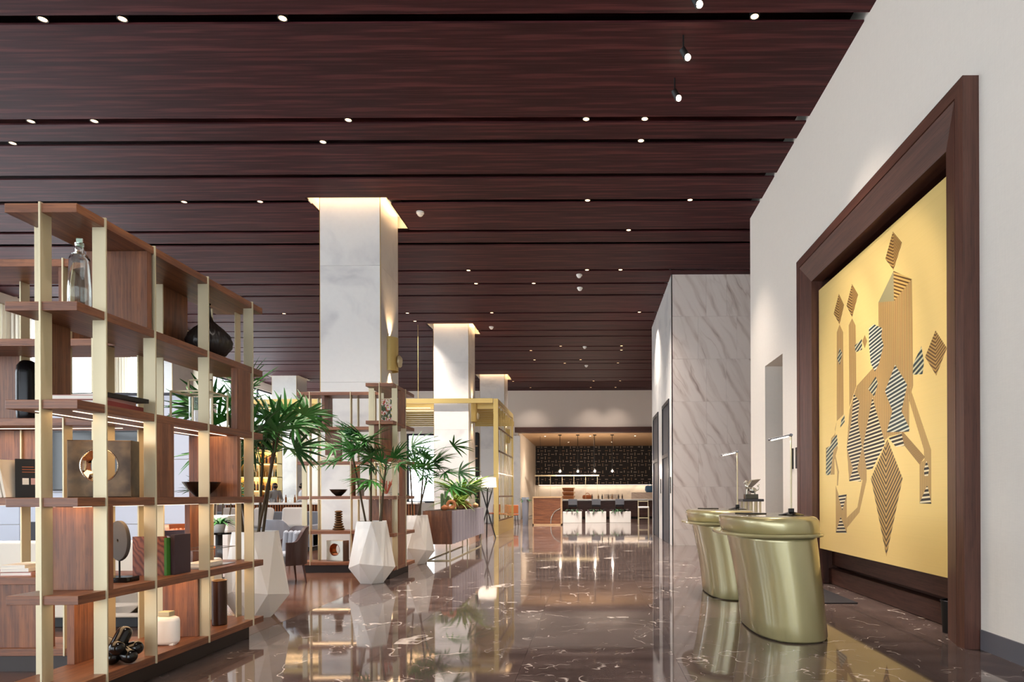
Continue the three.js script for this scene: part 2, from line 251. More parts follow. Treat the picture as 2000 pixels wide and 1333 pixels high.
{ // panelled pale partition of the lounge
  const w = struct('wall_lounge', [-12, 0, -14]);
  part(w, 'partition_core', bd(-16, -8.02, 0, 3.43, 14.03, 14.3), M.grey); part(w, 'partition_cap', bd(-16, -7.98, 3.43, 3.48, 13.96, 14.32), M.charcoal);
  const ys = [0, 0.72, 1.39, 2.08, 3.43]; for (let r = 0; r < 4; r++) for (let x = -16; x < -8.1; x += 1.33) part(w, 'wall_panel', bd(x + 0.004, x + 1.326, ys[r] + 0.006, ys[r + 1] - 0.006, 14.0, 14.03, 'x', 0.003), M.lilac);
}
// columns
cols.forEach(([x, d], k) => {
  const labels = ['marble clad column with brass edges behind the smaller shelf unit', 'marble clad column with brass edges beside the fluted cabinet', 'marble clad column rising behind the gold lattice screen', 'marble clad column standing behind the pale panelled partition', 'marble clad column beside the glowing bottle shelves of the bar'];
  const c = thing('column', [x + CW / 2, 0, -(d + CW / 2)], labels[k], 'column');
  part(c, 'core', bd(x + 0.03, x + CW - 0.03, 0, 7.18, d + 0.03, d + CW - 0.03), M.grey);
  const ys = [0, 1.24, 3.45, 5.66, 7.18];
  for (let r = 0; r < 4; r++) {
    const y0 = ys[r] + 0.002, y1 = ys[r + 1] - 0.002, e = 0.012;
    const list = [bd(x + e, x + CW - e, y0, y1, d, d + 0.03), bd(x + CW - 0.03, x + CW, y0, y1, d + e, d + CW - e), bd(x, x + 0.03, y0, y1, d + e, d + CW - e), bd(x + e, x + CW - e, y0, y1, d + CW - 0.03, d + CW)];
    list.forEach((g) => part(c, 'marble_panel', uvm(g, 'x', 3.2, rnd(), rnd()), M.stone));
  }
  for (const [a, b] of [[x, d], [x + CW - 0.012, d], [x, d + CW - 0.012], [x + CW - 0.012, d + CW - 0.012]]) part(c, 'corner_trim', bd(a, a + 0.012, 0, 7.1, b, b + 0.012), M.trim);
});
// ---------- open shelf units ----------
const SH = [0.185, 0.71, 1.295, 1.88, 2.465, 3.05], ST = 0.055;
function shelfUnit(label, c) {
  const [x0, x1, d0, d1] = c.main, [wx0, wx1, wd0, wd1] = c.wing, o = thing('open_bookcase', [(x0 + x1) / 2, 0, -(d0 + d1) / 2], label, 'bookcase');
  const boards = SH.map((y) => [part(o, 'shelf', bd(x0, x1, y - ST, y, d0, d1, 'z', 0.003), M.walnut), part(o, 'shelf', bd(wx0, wx1, y - ST, y, wd0, wd1, 'x', 0.003), M.walnut)]);
  part(o, 'plinth', bd(x0 + 0.07, x1 - 0.09, 0, 0.13, d0 + 0.09, d1 - 0.09, 'z'), M.plinth); part(o, 'plinth', bd(wx0 + 0.08, wx1 + 0.06, 0, 0.13, wd0 + 0.07, wd1 - 0.07), M.plinth);
  const P = 0.086, t = 0.012, y0 = 0.13, y1 = 3.056;
  const post = (a, b, e, f) => part(o, 'post', bd(a, b, y0, y1, e, f, 'y', 0.002), M.brass);
  for (const d of c.posts) { post(x1 - P + 0.01, x1 + 0.01, d - t / 2, d + t / 2); if (!(d > wd0 && d < wd1)) post(x0 - 0.01, x0 + P - 0.01, d - t / 2, d + t / 2); }
  const mx = (x0 + x1) / 2; post(mx - t / 2, mx + t / 2, d0 - 0.01, d0 + P - 0.01); post(mx - t / 2, mx + t / 2, d1 - P + 0.01, d1 + 0.01);
  for (const x of c.wingPosts) { post(x - t / 2, x + t / 2, wd0 - 0.01, wd0 + P - 0.01); post(x - t / 2, x + t / 2, wd1 - P + 0.01, wd1 + 0.01); }
  const md = (wd0 + wd1) / 2; post(wx0 - 0.01, wx0 + P - 0.01, md - t / 2, md + t / 2);
  for (const [row, a, b, e, f, grain] of c.panels) part(o, 'panel', bd(a, b, SH[row], SH[row + 1] - ST, e, f, grain ?? 'y', 0.002), M.walnut);
  for (const s of [1, 2, 3]) {
    const y = SH[s] - ST - 0.004;
    for (const x of [x0 + 0.1, x1 - 0.1]) part(boards[s][0], 'led_strip', bd(x - 0.006, x + 0.006, y, y + 0.005, d0 + 0.1, d1 - 0.1), glow(WARM2, 2.2));
    rect((x0 + x1) / 2, y - 0.002, -(d0 + d1) / 2, x1 - x0 - 0.18, d1 - d0 - 0.2, [0, -1, 0], c.led * 0.1);
    part(boards[s][1], 'led_strip', bd(wx0 + 0.1, wx1 - 0.1, y, y + 0.005, md - 0.006, md + 0.006), glow(WARM2, 2.2)); rect((wx0 + wx1) / 2, y - 0.002, -md, wx1 - wx0 - 0.2, 0.012, [0, -1, 0], c.led);
  }
  return o;
}
shelfUnit('long open shelf unit of walnut boards on pale brass posts with the pierced bronze block', {
  main: [-3.48, -3.05, 3.96, 6.205], wing: [-4.98, -3.48, 4.89, 5.3], posts: [4.19, 4.665, 5.315, 6.012], wingPosts: [-3.55, -3.866, -4.47], led: 45,
  panels: [[4, -3.47, -3.05, 4.589, 4.637], [4, -3.475, -3.43, 5.34, 5.68], [3, -3.475, -3.42, 4.205, 4.386], [3, -3.103, -3.05, 5.755, 5.98], [2, -3.103, -3.05, 4.68, 4.88], [2, -3.47, -3.05, 5.755, 5.8], [1, -3.47, -3.05, 4.2, 4.255], [1, -3.475, -3.43, 5.7, 6.0], [0, -3.48, -3.43, 4.42, 4.655], [0, -3.40, -3.12, 5.285, 5.335],
    [3, -4.97, -4.48, 5.24, 5.29], [2, -4.97, -4.32, 5.24, 5.29], [4, -3.91, -3.865, 4.9, 5.28], [0, -4.97, -4.0, 4.92, 4.97]],
});
shelfUnit('smaller open shelf unit of walnut boards on pale brass posts beside the first column', {
  main: [-3.48, -3.05, 10.32, 11.55], wing: [-4.93, -3.48, 11.2, 11.61], posts: [10.5, 11.0], wingPosts: [-3.62, -4.03, -4.72], led: 45,
  panels: [[4, -4.53, -4.485, 11.24, 11.6], [3, -4.6, -4.32, 11.55, 11.6], [2, -4.06, -4.01, 11.24, 11.6], [0, -4.06, -4.01, 11.24, 11.6], [4, -3.103, -3.05, 10.75, 11.0], [3, -3.40, -3.12, 10.47, 10.51], [2, -3.103, -3.05, 10.8, 10.97], [1, -3.47, -3.12, 10.42, 10.47], [1, -3.103, -3.05, 10.6, 10.97], [0, -3.103, -3.05, 10.55, 10.97]],
});
// ---------- things on the long shelf unit ----------
{ // glass bottle
  const b = thing('glass_bottle', [-3.27, SH[4], -4.27], 'tall clear glass bottle with a white paper tag on the upper shelf', 'bottle');
  lpart(b, 'body', lathe([[0, 0], [0.066, 0], [0.068, 0.02], [0.063, 0.2], [0.056, 0.36], [0.045, 0.385], [0.026, 0.4], [0.024, 0.44], [0.028, 0.46], [0.021, 0.462], [0.019, 0.4], [0.04, 0.375], [0.05, 0.35], [0.06, 0.2], [0.062, 0.02], [0, 0.012]], 32), M.solid);
  lpart(b, 'stopper', cyl(0, 0.44, 0, 0.019, 0.05, 16), M.glassg); lpart(b, 'tag', bd(-0.02, 0.02, 0.468, 0.492, -0.004, 0.004), M.paper);
}
{ // ribbed onion vase
  const v = thing('ribbed_vase', [-3.235, SH[4], -5.66], 'black ribbed onion shaped vase with a thin curled neck', 'vase');
  const prof = [[0.001, 0], [0.05, 0.0], [0.12, 0.03], [0.165, 0.08], [0.172, 0.12], [0.15, 0.165], [0.11, 0.2], [0.065, 0.23], [0.032, 0.255], [0.016, 0.29], [0.011, 0.33], [0.013, 0.345], [0.001, 0.345]];
  const g = lathe(prof, 132), p = g.attributes.position;
  for (let i = 0; i < p.count; i++) { const x = p.getX(i), z = p.getZ(i), y = p.getY(i), r = Math.hypot(x, z), a = Math.atan2(z, x), k = 1 + 0.16 * sst(0, 0.06, r) * (Math.abs(Math.cos((a + y * 2.2) * 11)) - 0.6); p.setX(i, x * k); p.setZ(i, z * k); }
  g.scale(1, 1.28, 1); g.computeVertexNormals(); lpart(v, 'body', g, std(0x2b2624, 0.34));
  lpart(v, 'neck_tip', tube([V(0, 0.435, 0), V(-0.004, 0.455, 0), V(0.012, 0.47, 0.004)], 0.008, 8, 8), M.blackgloss);
}
function book(name, base, w, h, t, cover, label, { turn = 0, lean = 0, flat = true, group, axis = 'z' } = {}) {
  const b = thing(name, base, label, 'book', group);
  // flat: w along x, h along z, t up; upright: t along x, h up, w along z
  const g = (x0, x1, y0, y1, z0, z1) => { const q = new THREE.BoxGeometry(x1 - x0, y1 - y0, z1 - z0); q.translate((x0 + x1) / 2, (y0 + y1) / 2, (z0 + z1) / 2); return q; };
  const c = Math.min(0.004, t / 5);
  if (flat) { lpart(b, 'cover', mg([g(-w / 2, w / 2, 0, c, -h / 2, h / 2), g(-w / 2, w / 2, t - c, t, -h / 2, h / 2), g(w / 2 - c, w / 2, c, t - c, -h / 2, h / 2)]), cover); lpart(b, 'pages', g(-w / 2 + 0.004, w / 2 - c, c, t - c, -h / 2 + 0.004, h / 2 - 0.004), M.paper); }
  else { lpart(b, 'cover', mg([g(0, c, 0, h, -w / 2, w / 2), g(t - c, t, 0, h, -w / 2, w / 2), g(c, t - c, 0, h, w / 2 - c, w / 2)]), cover); lpart(b, 'pages', g(c, t - c, 0.004, h - 0.004, -w / 2 + 0.004, w / 2 - c), M.paper); }
  b.rotation.order = 'YXZ'; b.rotation.y = turn; b.rotation.z = lean; return b;
}
book('book', [-3.26, SH[3], -4.40], 0.36, 0.40, 0.035, M.red, 'dark red book at the bottom of the flat pile on the shelf', { turn: 0.06 });
book('book', [-3.28, SH[3] + 0.035, -4.38], 0.33, 0.38, 0.028, M.pink, 'dusty pink book in the middle of the flat pile', { turn: 0.02 });
book('book', [-3.20, SH[3] + 0.063, -4.45], 0.26, 0.34, 0.028, M.black, 'black book lying on top of the flat pile on the shelf', { turn: -0.12 });
{ // brass lantern with a glass cylinder
  const l = thing('candle_lantern', [-3.27, SH[3], -5.58], 'square brass wire lantern around a clear glass cylinder', 'lantern');
  const b = (x0, x1, y0, y1, z0, z1) => { const q = new THREE.BoxGeometry(x1 - x0, y1 - y0, z1 - z0); q.translate((x0 + x1) / 2, (y0 + y1) / 2, (z0 + z1) / 2); return q; }, r = 0.006, a = 0.15;
  for (const [x, z] of [[-a, -a], [a, -a], [a, a], [-a, a]]) lpart(l, 'frame_post', b(x - r, x + r, 0, 0.28, z - r, z + r), M.brass);
  lpart(l, 'top_frame', mg([b(-a, a, 0.274, 0.286, -a - r, -a + r), b(-a, a, 0.274, 0.286, a - r, a + r), b(-a - r, -a + r, 0.274, 0.286, -a, a), b(a - r, a + r, 0.274, 0.286, -a, a)]), M.brass);
  lpart(l, 'handle', mg([b(-0.1, -0.088, 0.28, 0.4, -r, r), b(0.088, 0.1, 0.28, 0.4, -r, r), b(-0.1, 0.1, 0.39, 0.402, -r, r), b(-a, a, 0.274, 0.286, -r, r)]), M.brass);
  lpart(l, 'base_plate', b(-a - r, a + r, 0, 0.008, -a - r, a + r), M.brass); lpart(l, 'glass_cylinder', new THREE.CylinderGeometry(0.08, 0.08, 0.24, 32, 1, true).translate(0, 0.128, 0), M.glass); lpart(l, 'candle', cyl(0, 0.008, 0, 0.045, 0.13, 24), M.white);
}
function piercedBlock(base, s, t, turn, body, ring, label) {
  const o = thing('pierced_block', base, label, 'sculpture'), sh = new THREE.Shape([[-s / 2, 0], [s / 2, 0], [s / 2, s], [-s / 2, s]].map((p) => new THREE.Vector2(...p))), r = s * 0.31;
  const h = new THREE.Path(); h.absarc(0, s * 0.56, r, 0, Math.PI * 2, true); sh.holes.push(h);
  lpart(o, 'block', new THREE.ExtrudeGeometry(sh, { depth: t, bevelEnabled: true, bevelSize: 0.006, bevelThickness: 0.006, bevelSegments: 2, curveSegments: 40 }).translate(0, 0.006, -t / 2), body);
  lpart(o, 'polished_ring', lathe([[r - 0.008, -t / 2 - 0.004], [r + 0.0005, -t / 2 - 0.009], [r + 0.0005, t / 2 + 0.009], [r - 0.008, t / 2 + 0.004], [r - 0.01, 0], [r - 0.008, -t / 2 - 0.004]], 48).rotateX(Math.PI / 2).translate(0, s * 0.56 + 0.006, 0), ring, 'mirror polished ring');
  o.rotation.y = turn; return o;
}
T.patina = tex(512, 512, (u, v) => ramp(fbm(u * 5, v * 5, 5, 5, 5, 131), [42, 31, 23], [70, 53, 37], [100, 78, 54], [66, 54, 41]));
M.patina = std(0xffffff, 0.42, 0.55, { map: rep(T.patina, 2) }); M.mirror = std(0xdccdb8, 0.06, 1); M.copper = std(0xb4622e, 0.2, 0.9); M.silverleaf = std(0xb9b4a8, 0.25, 0.8);
piercedBlock([-3.28, SH[2], -4.49], 0.37, 0.11, 0.2, M.patina, M.mirror, 'square patinated bronze block pierced by a round polished hole');
{ // black bowl with gold inside
  const mk = (base, r, h, label) => { const o = thing('cone_bowl', base, label, 'bowl'); lpart(o, 'outer_shell', lathe([[0, 0], [r * 0.3, 0], [r * 0.34, 0.006], [r * 0.75, h * 0.55], [r, h], [r * 0.985, h]], 36), M.blackgloss); lpart(o, 'gold_lining', lathe([[r * 0.985, h], [r * 0.72, h * 0.57], [r * 0.3, 0.02], [0, 0.015]], 36), M.gold, 'gold lining'); return o; };
  mk([-3.27, SH[2], -5.6], 0.145, 0.125, 'black cone shaped bowl lined with gold on the long shelf unit'); mk([-4.32, SH[2], -11.42], 0.15, 0.115, 'black cone shaped bowl on the smaller shelf unit near the column');
}
{ // disc on a stand
  const o = thing('stone_disc', [-3.27, SH[1], -4.62], 'grey stone disc with a small hole on a thin black stand', 'ornament');
  lpart(o, 'base', new RoundedBoxGeometry(0.19, 0.035, 0.13, 1, 0.004).translate(0, 0.0175, 0), M.blackgloss); lpart(o, 'rod', cyl(0, 0.035, 0, 0.006, 0.125, 10), M.black);
  lpart(o, 'cradle', new THREE.TorusGeometry(0.138, 0.005, 8, 24, Math.PI * 0.5).rotateZ(-Math.PI * 0.75).translate(0, 0.285, 0).rotateY(-0.55), M.black);
  const sh = new THREE.Shape(); sh.absarc(0, 0, 0.134, 0, Math.PI * 2); const h = new THREE.Path(); h.absarc(0, 0, 0.014, 0, Math.PI * 2, true); sh.holes.push(h);
  lpart(o, 'disc', new THREE.ExtrudeGeometry(sh, { depth: 0.016, bevelEnabled: true, bevelSize: 0.004, bevelThickness: 0.004, bevelSegments: 2, curveSegments: 40 }).translate(0, 0.285, -0.008).rotateY(-0.55), M.stonegrey);
}
// upright books, their broad covers towards the hall's entrance
T.cover = tex(256, 256, (u, v) => { const a = Math.abs(Math.sin((u + v) * 16 + fbm(u * 4, v * 4, 4, 4, 3, 141) * 5)); return ramp(a, [86, 36, 24], [120, 60, 40], [148, 84, 58]); });
M.cover = std(0xffffff, 0.5, 0, { map: T.cover });
book('book', [-3.30, SH[1], -4.97], 0.24, 0.29, 0.03, M.cover, 'upright brown patterned book facing out beside a stone disc', { flat: false, turn: Math.PI / 2 });
book('book', [-3.178, SH[1], -5.07], 0.22, 0.28, 0.018, M.green, 'thin green upright book behind the brown patterned one', { flat: false });
book('book', [-3.155, SH[1], -5.10], 0.2, 0.3, 0.03, M.plum, 'upright dark plum book behind the green one', { flat: false });
{ // clear acrylic box
  const o = thing('acrylic_box', [-3.27, SH[1], -5.62], 'clear acrylic display box lying on the shelf', 'box'), a = 0.13, b = 0.26, h = 0.15;
  for (const x of [-a, a]) lpart(o, 'side_pane', new THREE.PlaneGeometry(2 * b, h).rotateY(Math.PI / 2).translate(x, h / 2, 0), M.glass);
  for (const z of [-b, b]) lpart(o, 'side_pane', new THREE.PlaneGeometry(2 * a, h).translate(0, h / 2, z), M.glass);
  lpart(o, 'rim', mg([[-a, a, -b, -b], [-a, a, b, b], [-a, -a, -b, b], [a, a, -b, b]].map(([p, q, r, s]) => rod(V(p, h, r), V(q, h, s), 0.003, 6))), M.steel); lpart(o, 'base_tray', new THREE.BoxGeometry(2 * a, 0.006, 2 * b).translate(0, 0.003, 0), M.steel);
  const n = book('book', [-3.27, SH[1] + 0.006, -5.62], 0.17, 0.3, 0.03, M.paper, 'white book lying inside the acrylic box', { turn: 0.04 });
}
{ // knotted sculpture of rounded bars
  const bars = [[V(-0.1, 0.05, 0.03), V(0.09, 0.09, -0.05)], [V(-0.06, 0.05, -0.07), V(0.05, 0.12, 0.09)], [V(-0.01, 0.04, 0.06), V(0.02, 0.2, -0.03)], [V(-0.1, 0.13, -0.01), V(0.1, 0.045, 0.03)]];
  const g = mg(bars.map(([a, b]) => { const L = a.distanceTo(b), q = new THREE.CapsuleGeometry(0.048, L * 0.9, 6, 18); q.applyQuaternion(new THREE.Quaternion().setFromUnitVectors(V(0, 1, 0), b.clone().sub(a).normalize())); const c = a.clone().add(b).multiplyScalar(0.5); q.translate(c.x, c.y, c.z); return q; }));
  one('knot_sculpture', [-3.17, SH[0], -4.47], g, M.blackgloss, 'black knot of rounded bars on the lowest shelf', 'sculpture');
}
{ // white jar
  const o = thing('lidded_jar', [-3.2, SH[0], -5.02], 'white oval ceramic jar with a square brass lid', 'jar');
  const g = lathe([[0, 0], [0.07, 0], [0.086, 0.012], [0.094, 0.03], [0.094, 0.175], [0.088, 0.2], [0.06, 0.212], [0, 0.214]], 40).scale(1, 1, 0.72); lpart(o, 'body', g, M.white);
  lpart(o, 'foot', mg([-1, 1].map((s) => new RoundedBoxGeometry(0.03, 0.014, 0.05, 1, 0.003).translate(s * 0.06, 0.005, 0.02))), M.white); lpart(o, 'lid', new RoundedBoxGeometry(0.085, 0.036, 0.07, 1, 0.006).translate(0, 0.232, 0), M.brass, 'brass lid');
}
{ // bark vessel
  const o = thing('bark_vase', [-3.22, SH[0], -5.77], 'tall dark brown vase with rough silvered bark sides', 'vase'), g = lathe([[0, 0], [0.058, 0], [0.06, 0.01], [0.06, 0.38], [0.056, 0.385], [0.05, 0.38], [0.05, 0.3], [0, 0.3]], 40), p = g.attributes.position;
  for (let i = 0; i < p.count; i++) { const a = Math.atan2(p.getZ(i), p.getX(i)), k = 1 + 0.05 * (fbm((a + 4) * 3, p.getY(i) * 12, 64, 64, 3, 151) - 0.5); p.setX(i, p.getX(i) * k); p.setZ(i, p.getZ(i) * k); } g.computeVertexNormals(); lpart(o, 'body', g, std(0x3b241c, 0.35, 0.3)); lpart(o, 'rim', new THREE.TorusGeometry(0.056, 0.006, 8, 32).rotateX(Math.PI / 2).translate(0, 0.384, 0), M.bronze, 'bronze rim');
}
{ // on the wing of the long unit
  const o = thing('speckled_vase', [-4.29, SH[3], -5.08], 'tall black vase with a speckled silver sheen and rounded shoulders', 'vase');
  lpart(o, 'body', lathe([[0, 0], [0.05, 0], [0.068, 0.02], [0.074, 0.1], [0.074, 0.36], [0.066, 0.42], [0.045, 0.452], [0.03, 0.46], [0.025, 0.44], [0, 0.44]], 36), std(0x1a1a1c, 0.22, 0.7));
  const lean = -0.16; 
  [['tall white spined book leaning at the end of a row', M.paper, 0.022], ['slim cream book leaning between others in the row', M.cream, 0.018]].forEach(([l, m, t], i) => book('book', [-4.415 + i * 0.034, SH[2], -5.08], 0.22, 0.29, t, m, l, { flat: false, lean: 0.2, turn: 0 }));
  const f = thing('display_book', [-4.26, SH[2] + 0.0, -5.1], 'large black covered book tilted back against leaning books, small pictures on its cover', 'book');
  const g = (x0, x1, y0, y1, z0, z1, m, n) => lpart(f, n, new THREE.BoxGeometry(x1 - x0, y1 - y0, z1 - z0).translate((x0 + x1) / 2, (y0 + y1) / 2, (z0 + z1) / 2), m);
  g(-0.11, 0.11, 0, 0.3, 0, 0.004, M.black, 'cover'); g(-0.108, 0.105, 0.004, 0.296, -0.022, 0, M.paper, 'pages'); g(-0.11, 0.11, 0, 0.3, -0.026, -0.022, M.black, 'cover');
  [[-0.05, M.cream], [0.0, M.pink], [0.045, M.terracotta]].forEach(([x, m]) => g(x - 0.019, x + 0.019, 0.1, 0.15, 0.004, 0.0045, m, 'cover_picture')); g(-0.07, 0.0, 0.235, 0.24, 0.004, 0.0045, M.tan, 'title_line'); g(-0.07, 0.02, 0.215, 0.22, 0.004, 0.0045, M.tan, 'title_line'); g(-0.07, 0.01, 0.195, 0.2, 0.004, 0.0045, M.tan, 'title_line');
  f.rotation.order = 'YXZ'; f.rotation.y = 0.75; f.rotation.x = -0.16;
  [[-4.31, 0.0, 0.22, M.pink, 'pink bound book under the small pile on the low shelf'], [-4.32, 0.03, 0.2, M.paper, 'white book in the small pile on the low shelf'], [-4.33, 0.055, 0.17, M.cream, 'cream book on top of the small pile']].forEach(([x, y, w, m, l]) => book('book', [x, SH[1] + y, -5.1], w, 0.26, 0.026, m, l, { turn: 0.1 }));
  book('book', [-4.62, SH[1], -5.05], 0.28, 0.3, 0.03, M.tan, 'brown bound book lying flat beside the small pile', { turn: -0.25 });
}
// ---------- things on the smaller unit ----------
piercedBlock([-4.33, SH[0], -11.4], 0.34, 0.14, -0.35, M.silverleaf, M.copper, 'silvered block with a copper lined round hole on the lowest shelf');
{ const o = thing('stacked_vase', [-4.32, SH[1], -11.42], 'brown ribbed vase of stacked rings on the second shelf', 'vase'); const pts = [[0, 0]]; for (let i = 0; i < 8; i++) { const y = i * 0.042, r = 0.1 - 0.012 * Math.min(i, 3); pts.push([r - 0.025, y], [r, y + 0.012], [r, y + 0.03], [r - 0.025, y + 0.04]); } pts.push([0.04, 0.336], [0, 0.33]); lpart(o, 'body', lathe(pts, 28), M.bronze);
  const c = thing('lidded_canister', [-4.64, SH[4], -11.4], 'dark glass canister with a black lid on the upper shelf', 'jar'); lpart(c, 'body', lathe([[0, 0], [0.075, 0], [0.08, 0.02], [0.065, 0.08], [0.065, 0.22], [0.072, 0.26], [0, 0.262]], 28), std(0x4a5054, 0.1, 0.3)); lpart(c, 'lid', cyl(0, 0.262, 0, 0.08, 0.03, 28), M.black);
  [[-3.55, M.white, 0.28, 'white upright book beside the dark panel of the smaller unit'], [-3.6, M.greyfab, 0.3, 'grey upright book beside the dark panel of the smaller unit']].forEach(([x, m, h, l], i) => book('book', [-3.98 + i * 0.04, SH[2], -11.4], 0.22, h, 0.03, m, l, { flat: false }));
  book('book', [-4.45, SH[3], -11.42], 0.24, 0.28, 0.06, M.terracotta, 'thick terracotta coloured book lying on the middle shelf of the smaller unit'); book('book', [-4.44, SH[3] + 0.06, -11.42], 0.2, 0.24, 0.05, M.paper, 'thick cream book lying on the terracotta one');
  const f = thing('picture_frame', [-3.26, SH[4], -10.75], 'framed picture of pale blossoms and leaves on the top compartment', 'picture'); lpart(f, 'frame', new RoundedBoxGeometry(0.3, 0.4, 0.03, 1, 0.004).translate(0, 0.2, 0), M.brass);
  T.pict = tex(128, 128, (u, v) => { const n = fbm(u * 7, v * 7, 7, 7, 4, 161), m = fbm(u * 12, v * 12, 12, 12, 3, 162); return n > 0.56 ? [60, 76, 40] : m > 0.6 ? [170, 70, 44] : m < 0.35 ? [196, 170, 66] : [216, 206, 200]; }); lpart(f, 'picture', new THREE.PlaneGeometry(0.27, 0.37).translate(0, 0.2, 0.0155), std(0xffffff, 0.6, 0, { map: T.pict }));
  const g2 = thing('coral_ornament', [-3.28, SH[2], -10.7], 'branching red and white coral ornament on the smaller shelf unit', 'ornament'); const br = []; for (let i = 0; i < 16; i++) { const a = rr(0, 6.28), e = rr(0.2, 0.9); br.push(tube([V(0, 0.02, 0), V(Math.cos(a) * 0.04, 0.1, Math.sin(a) * 0.04), V(Math.cos(a) * 0.12 * e, rr(0.16, 0.3), Math.sin(a) * 0.12 * e)], 0.009, 8, 5)); } lpart(g2, 'branches', mg(br), std(0xb0604c, 0.6)); lpart(g2, 'base', cyl(0, 0, 0, 0.06, 0.03, 16), M.white);
}
// ---------- timber portal and the gold panel ----------
{
  const D0 = 5.545, D1 = 10.02, H = 4.785, prof = [[0, 3.25], [0, 3.114], [0.12, 3.114], [0.122, 3.128], [0.132, 3.128], [0.134, 3.118], [0.42, 3.2], [0.42, 3.36]];
  const o = thing('portal_frame', [3.18, 0, -(D0 + D1) / 2], 'huge dark walnut portal frame standing on the floor around a gold panel', 'frame');
  const corner = [(q) => [D0 + q, 0], (q) => [D0 + q, H - q], (q) => [D1 - q, H - q], (q) => [D1 - q, 0]];
  const member = (name, a, b) => {
    const P = [], U = []; const ou = rnd(), ov = rnd(); let acc = 0;
    for (let i = 0; i + 1 < prof.length; i++) {
      const [o0, x0] = prof[i], [o1, x1] = prof[i + 1], w = Math.hypot(o1 - o0, x1 - x0), q = [[x0, ...a(o0)], [x0, ...b(o0)], [x1, ...b(o1)], [x1, ...a(o1)]];
      const pt = (k) => [q[k][0], q[k][2], -q[k][1]], along = (k) => (name === 'frame_head' ? q[k][1] : q[k][2]) / 2.2 + ou, across = [acc, acc, acc + w, acc + w].map((v) => v / 0.8 + ov);
      for (const k of [0, 1, 2, 0, 2, 3]) { P.push(...pt(k)); U.push(along(k), across[k]); } acc += w;
    }
    const g = new THREE.BufferGeometry(); g.setAttribute('position', new THREE.Float32BufferAttribute(P, 3)); g.setAttribute('uv', new THREE.Float32BufferAttribute(U, 2)); g.computeVertexNormals(); const m = M.dark.clone(); m.side = THREE.DoubleSide; part(o, name, g, m);
  };
  member('frame_jamb', corner[0], corner[1]); member('frame_head', corner[1], corner[2]); member('frame_jamb', corner[2], corner[3]);
}
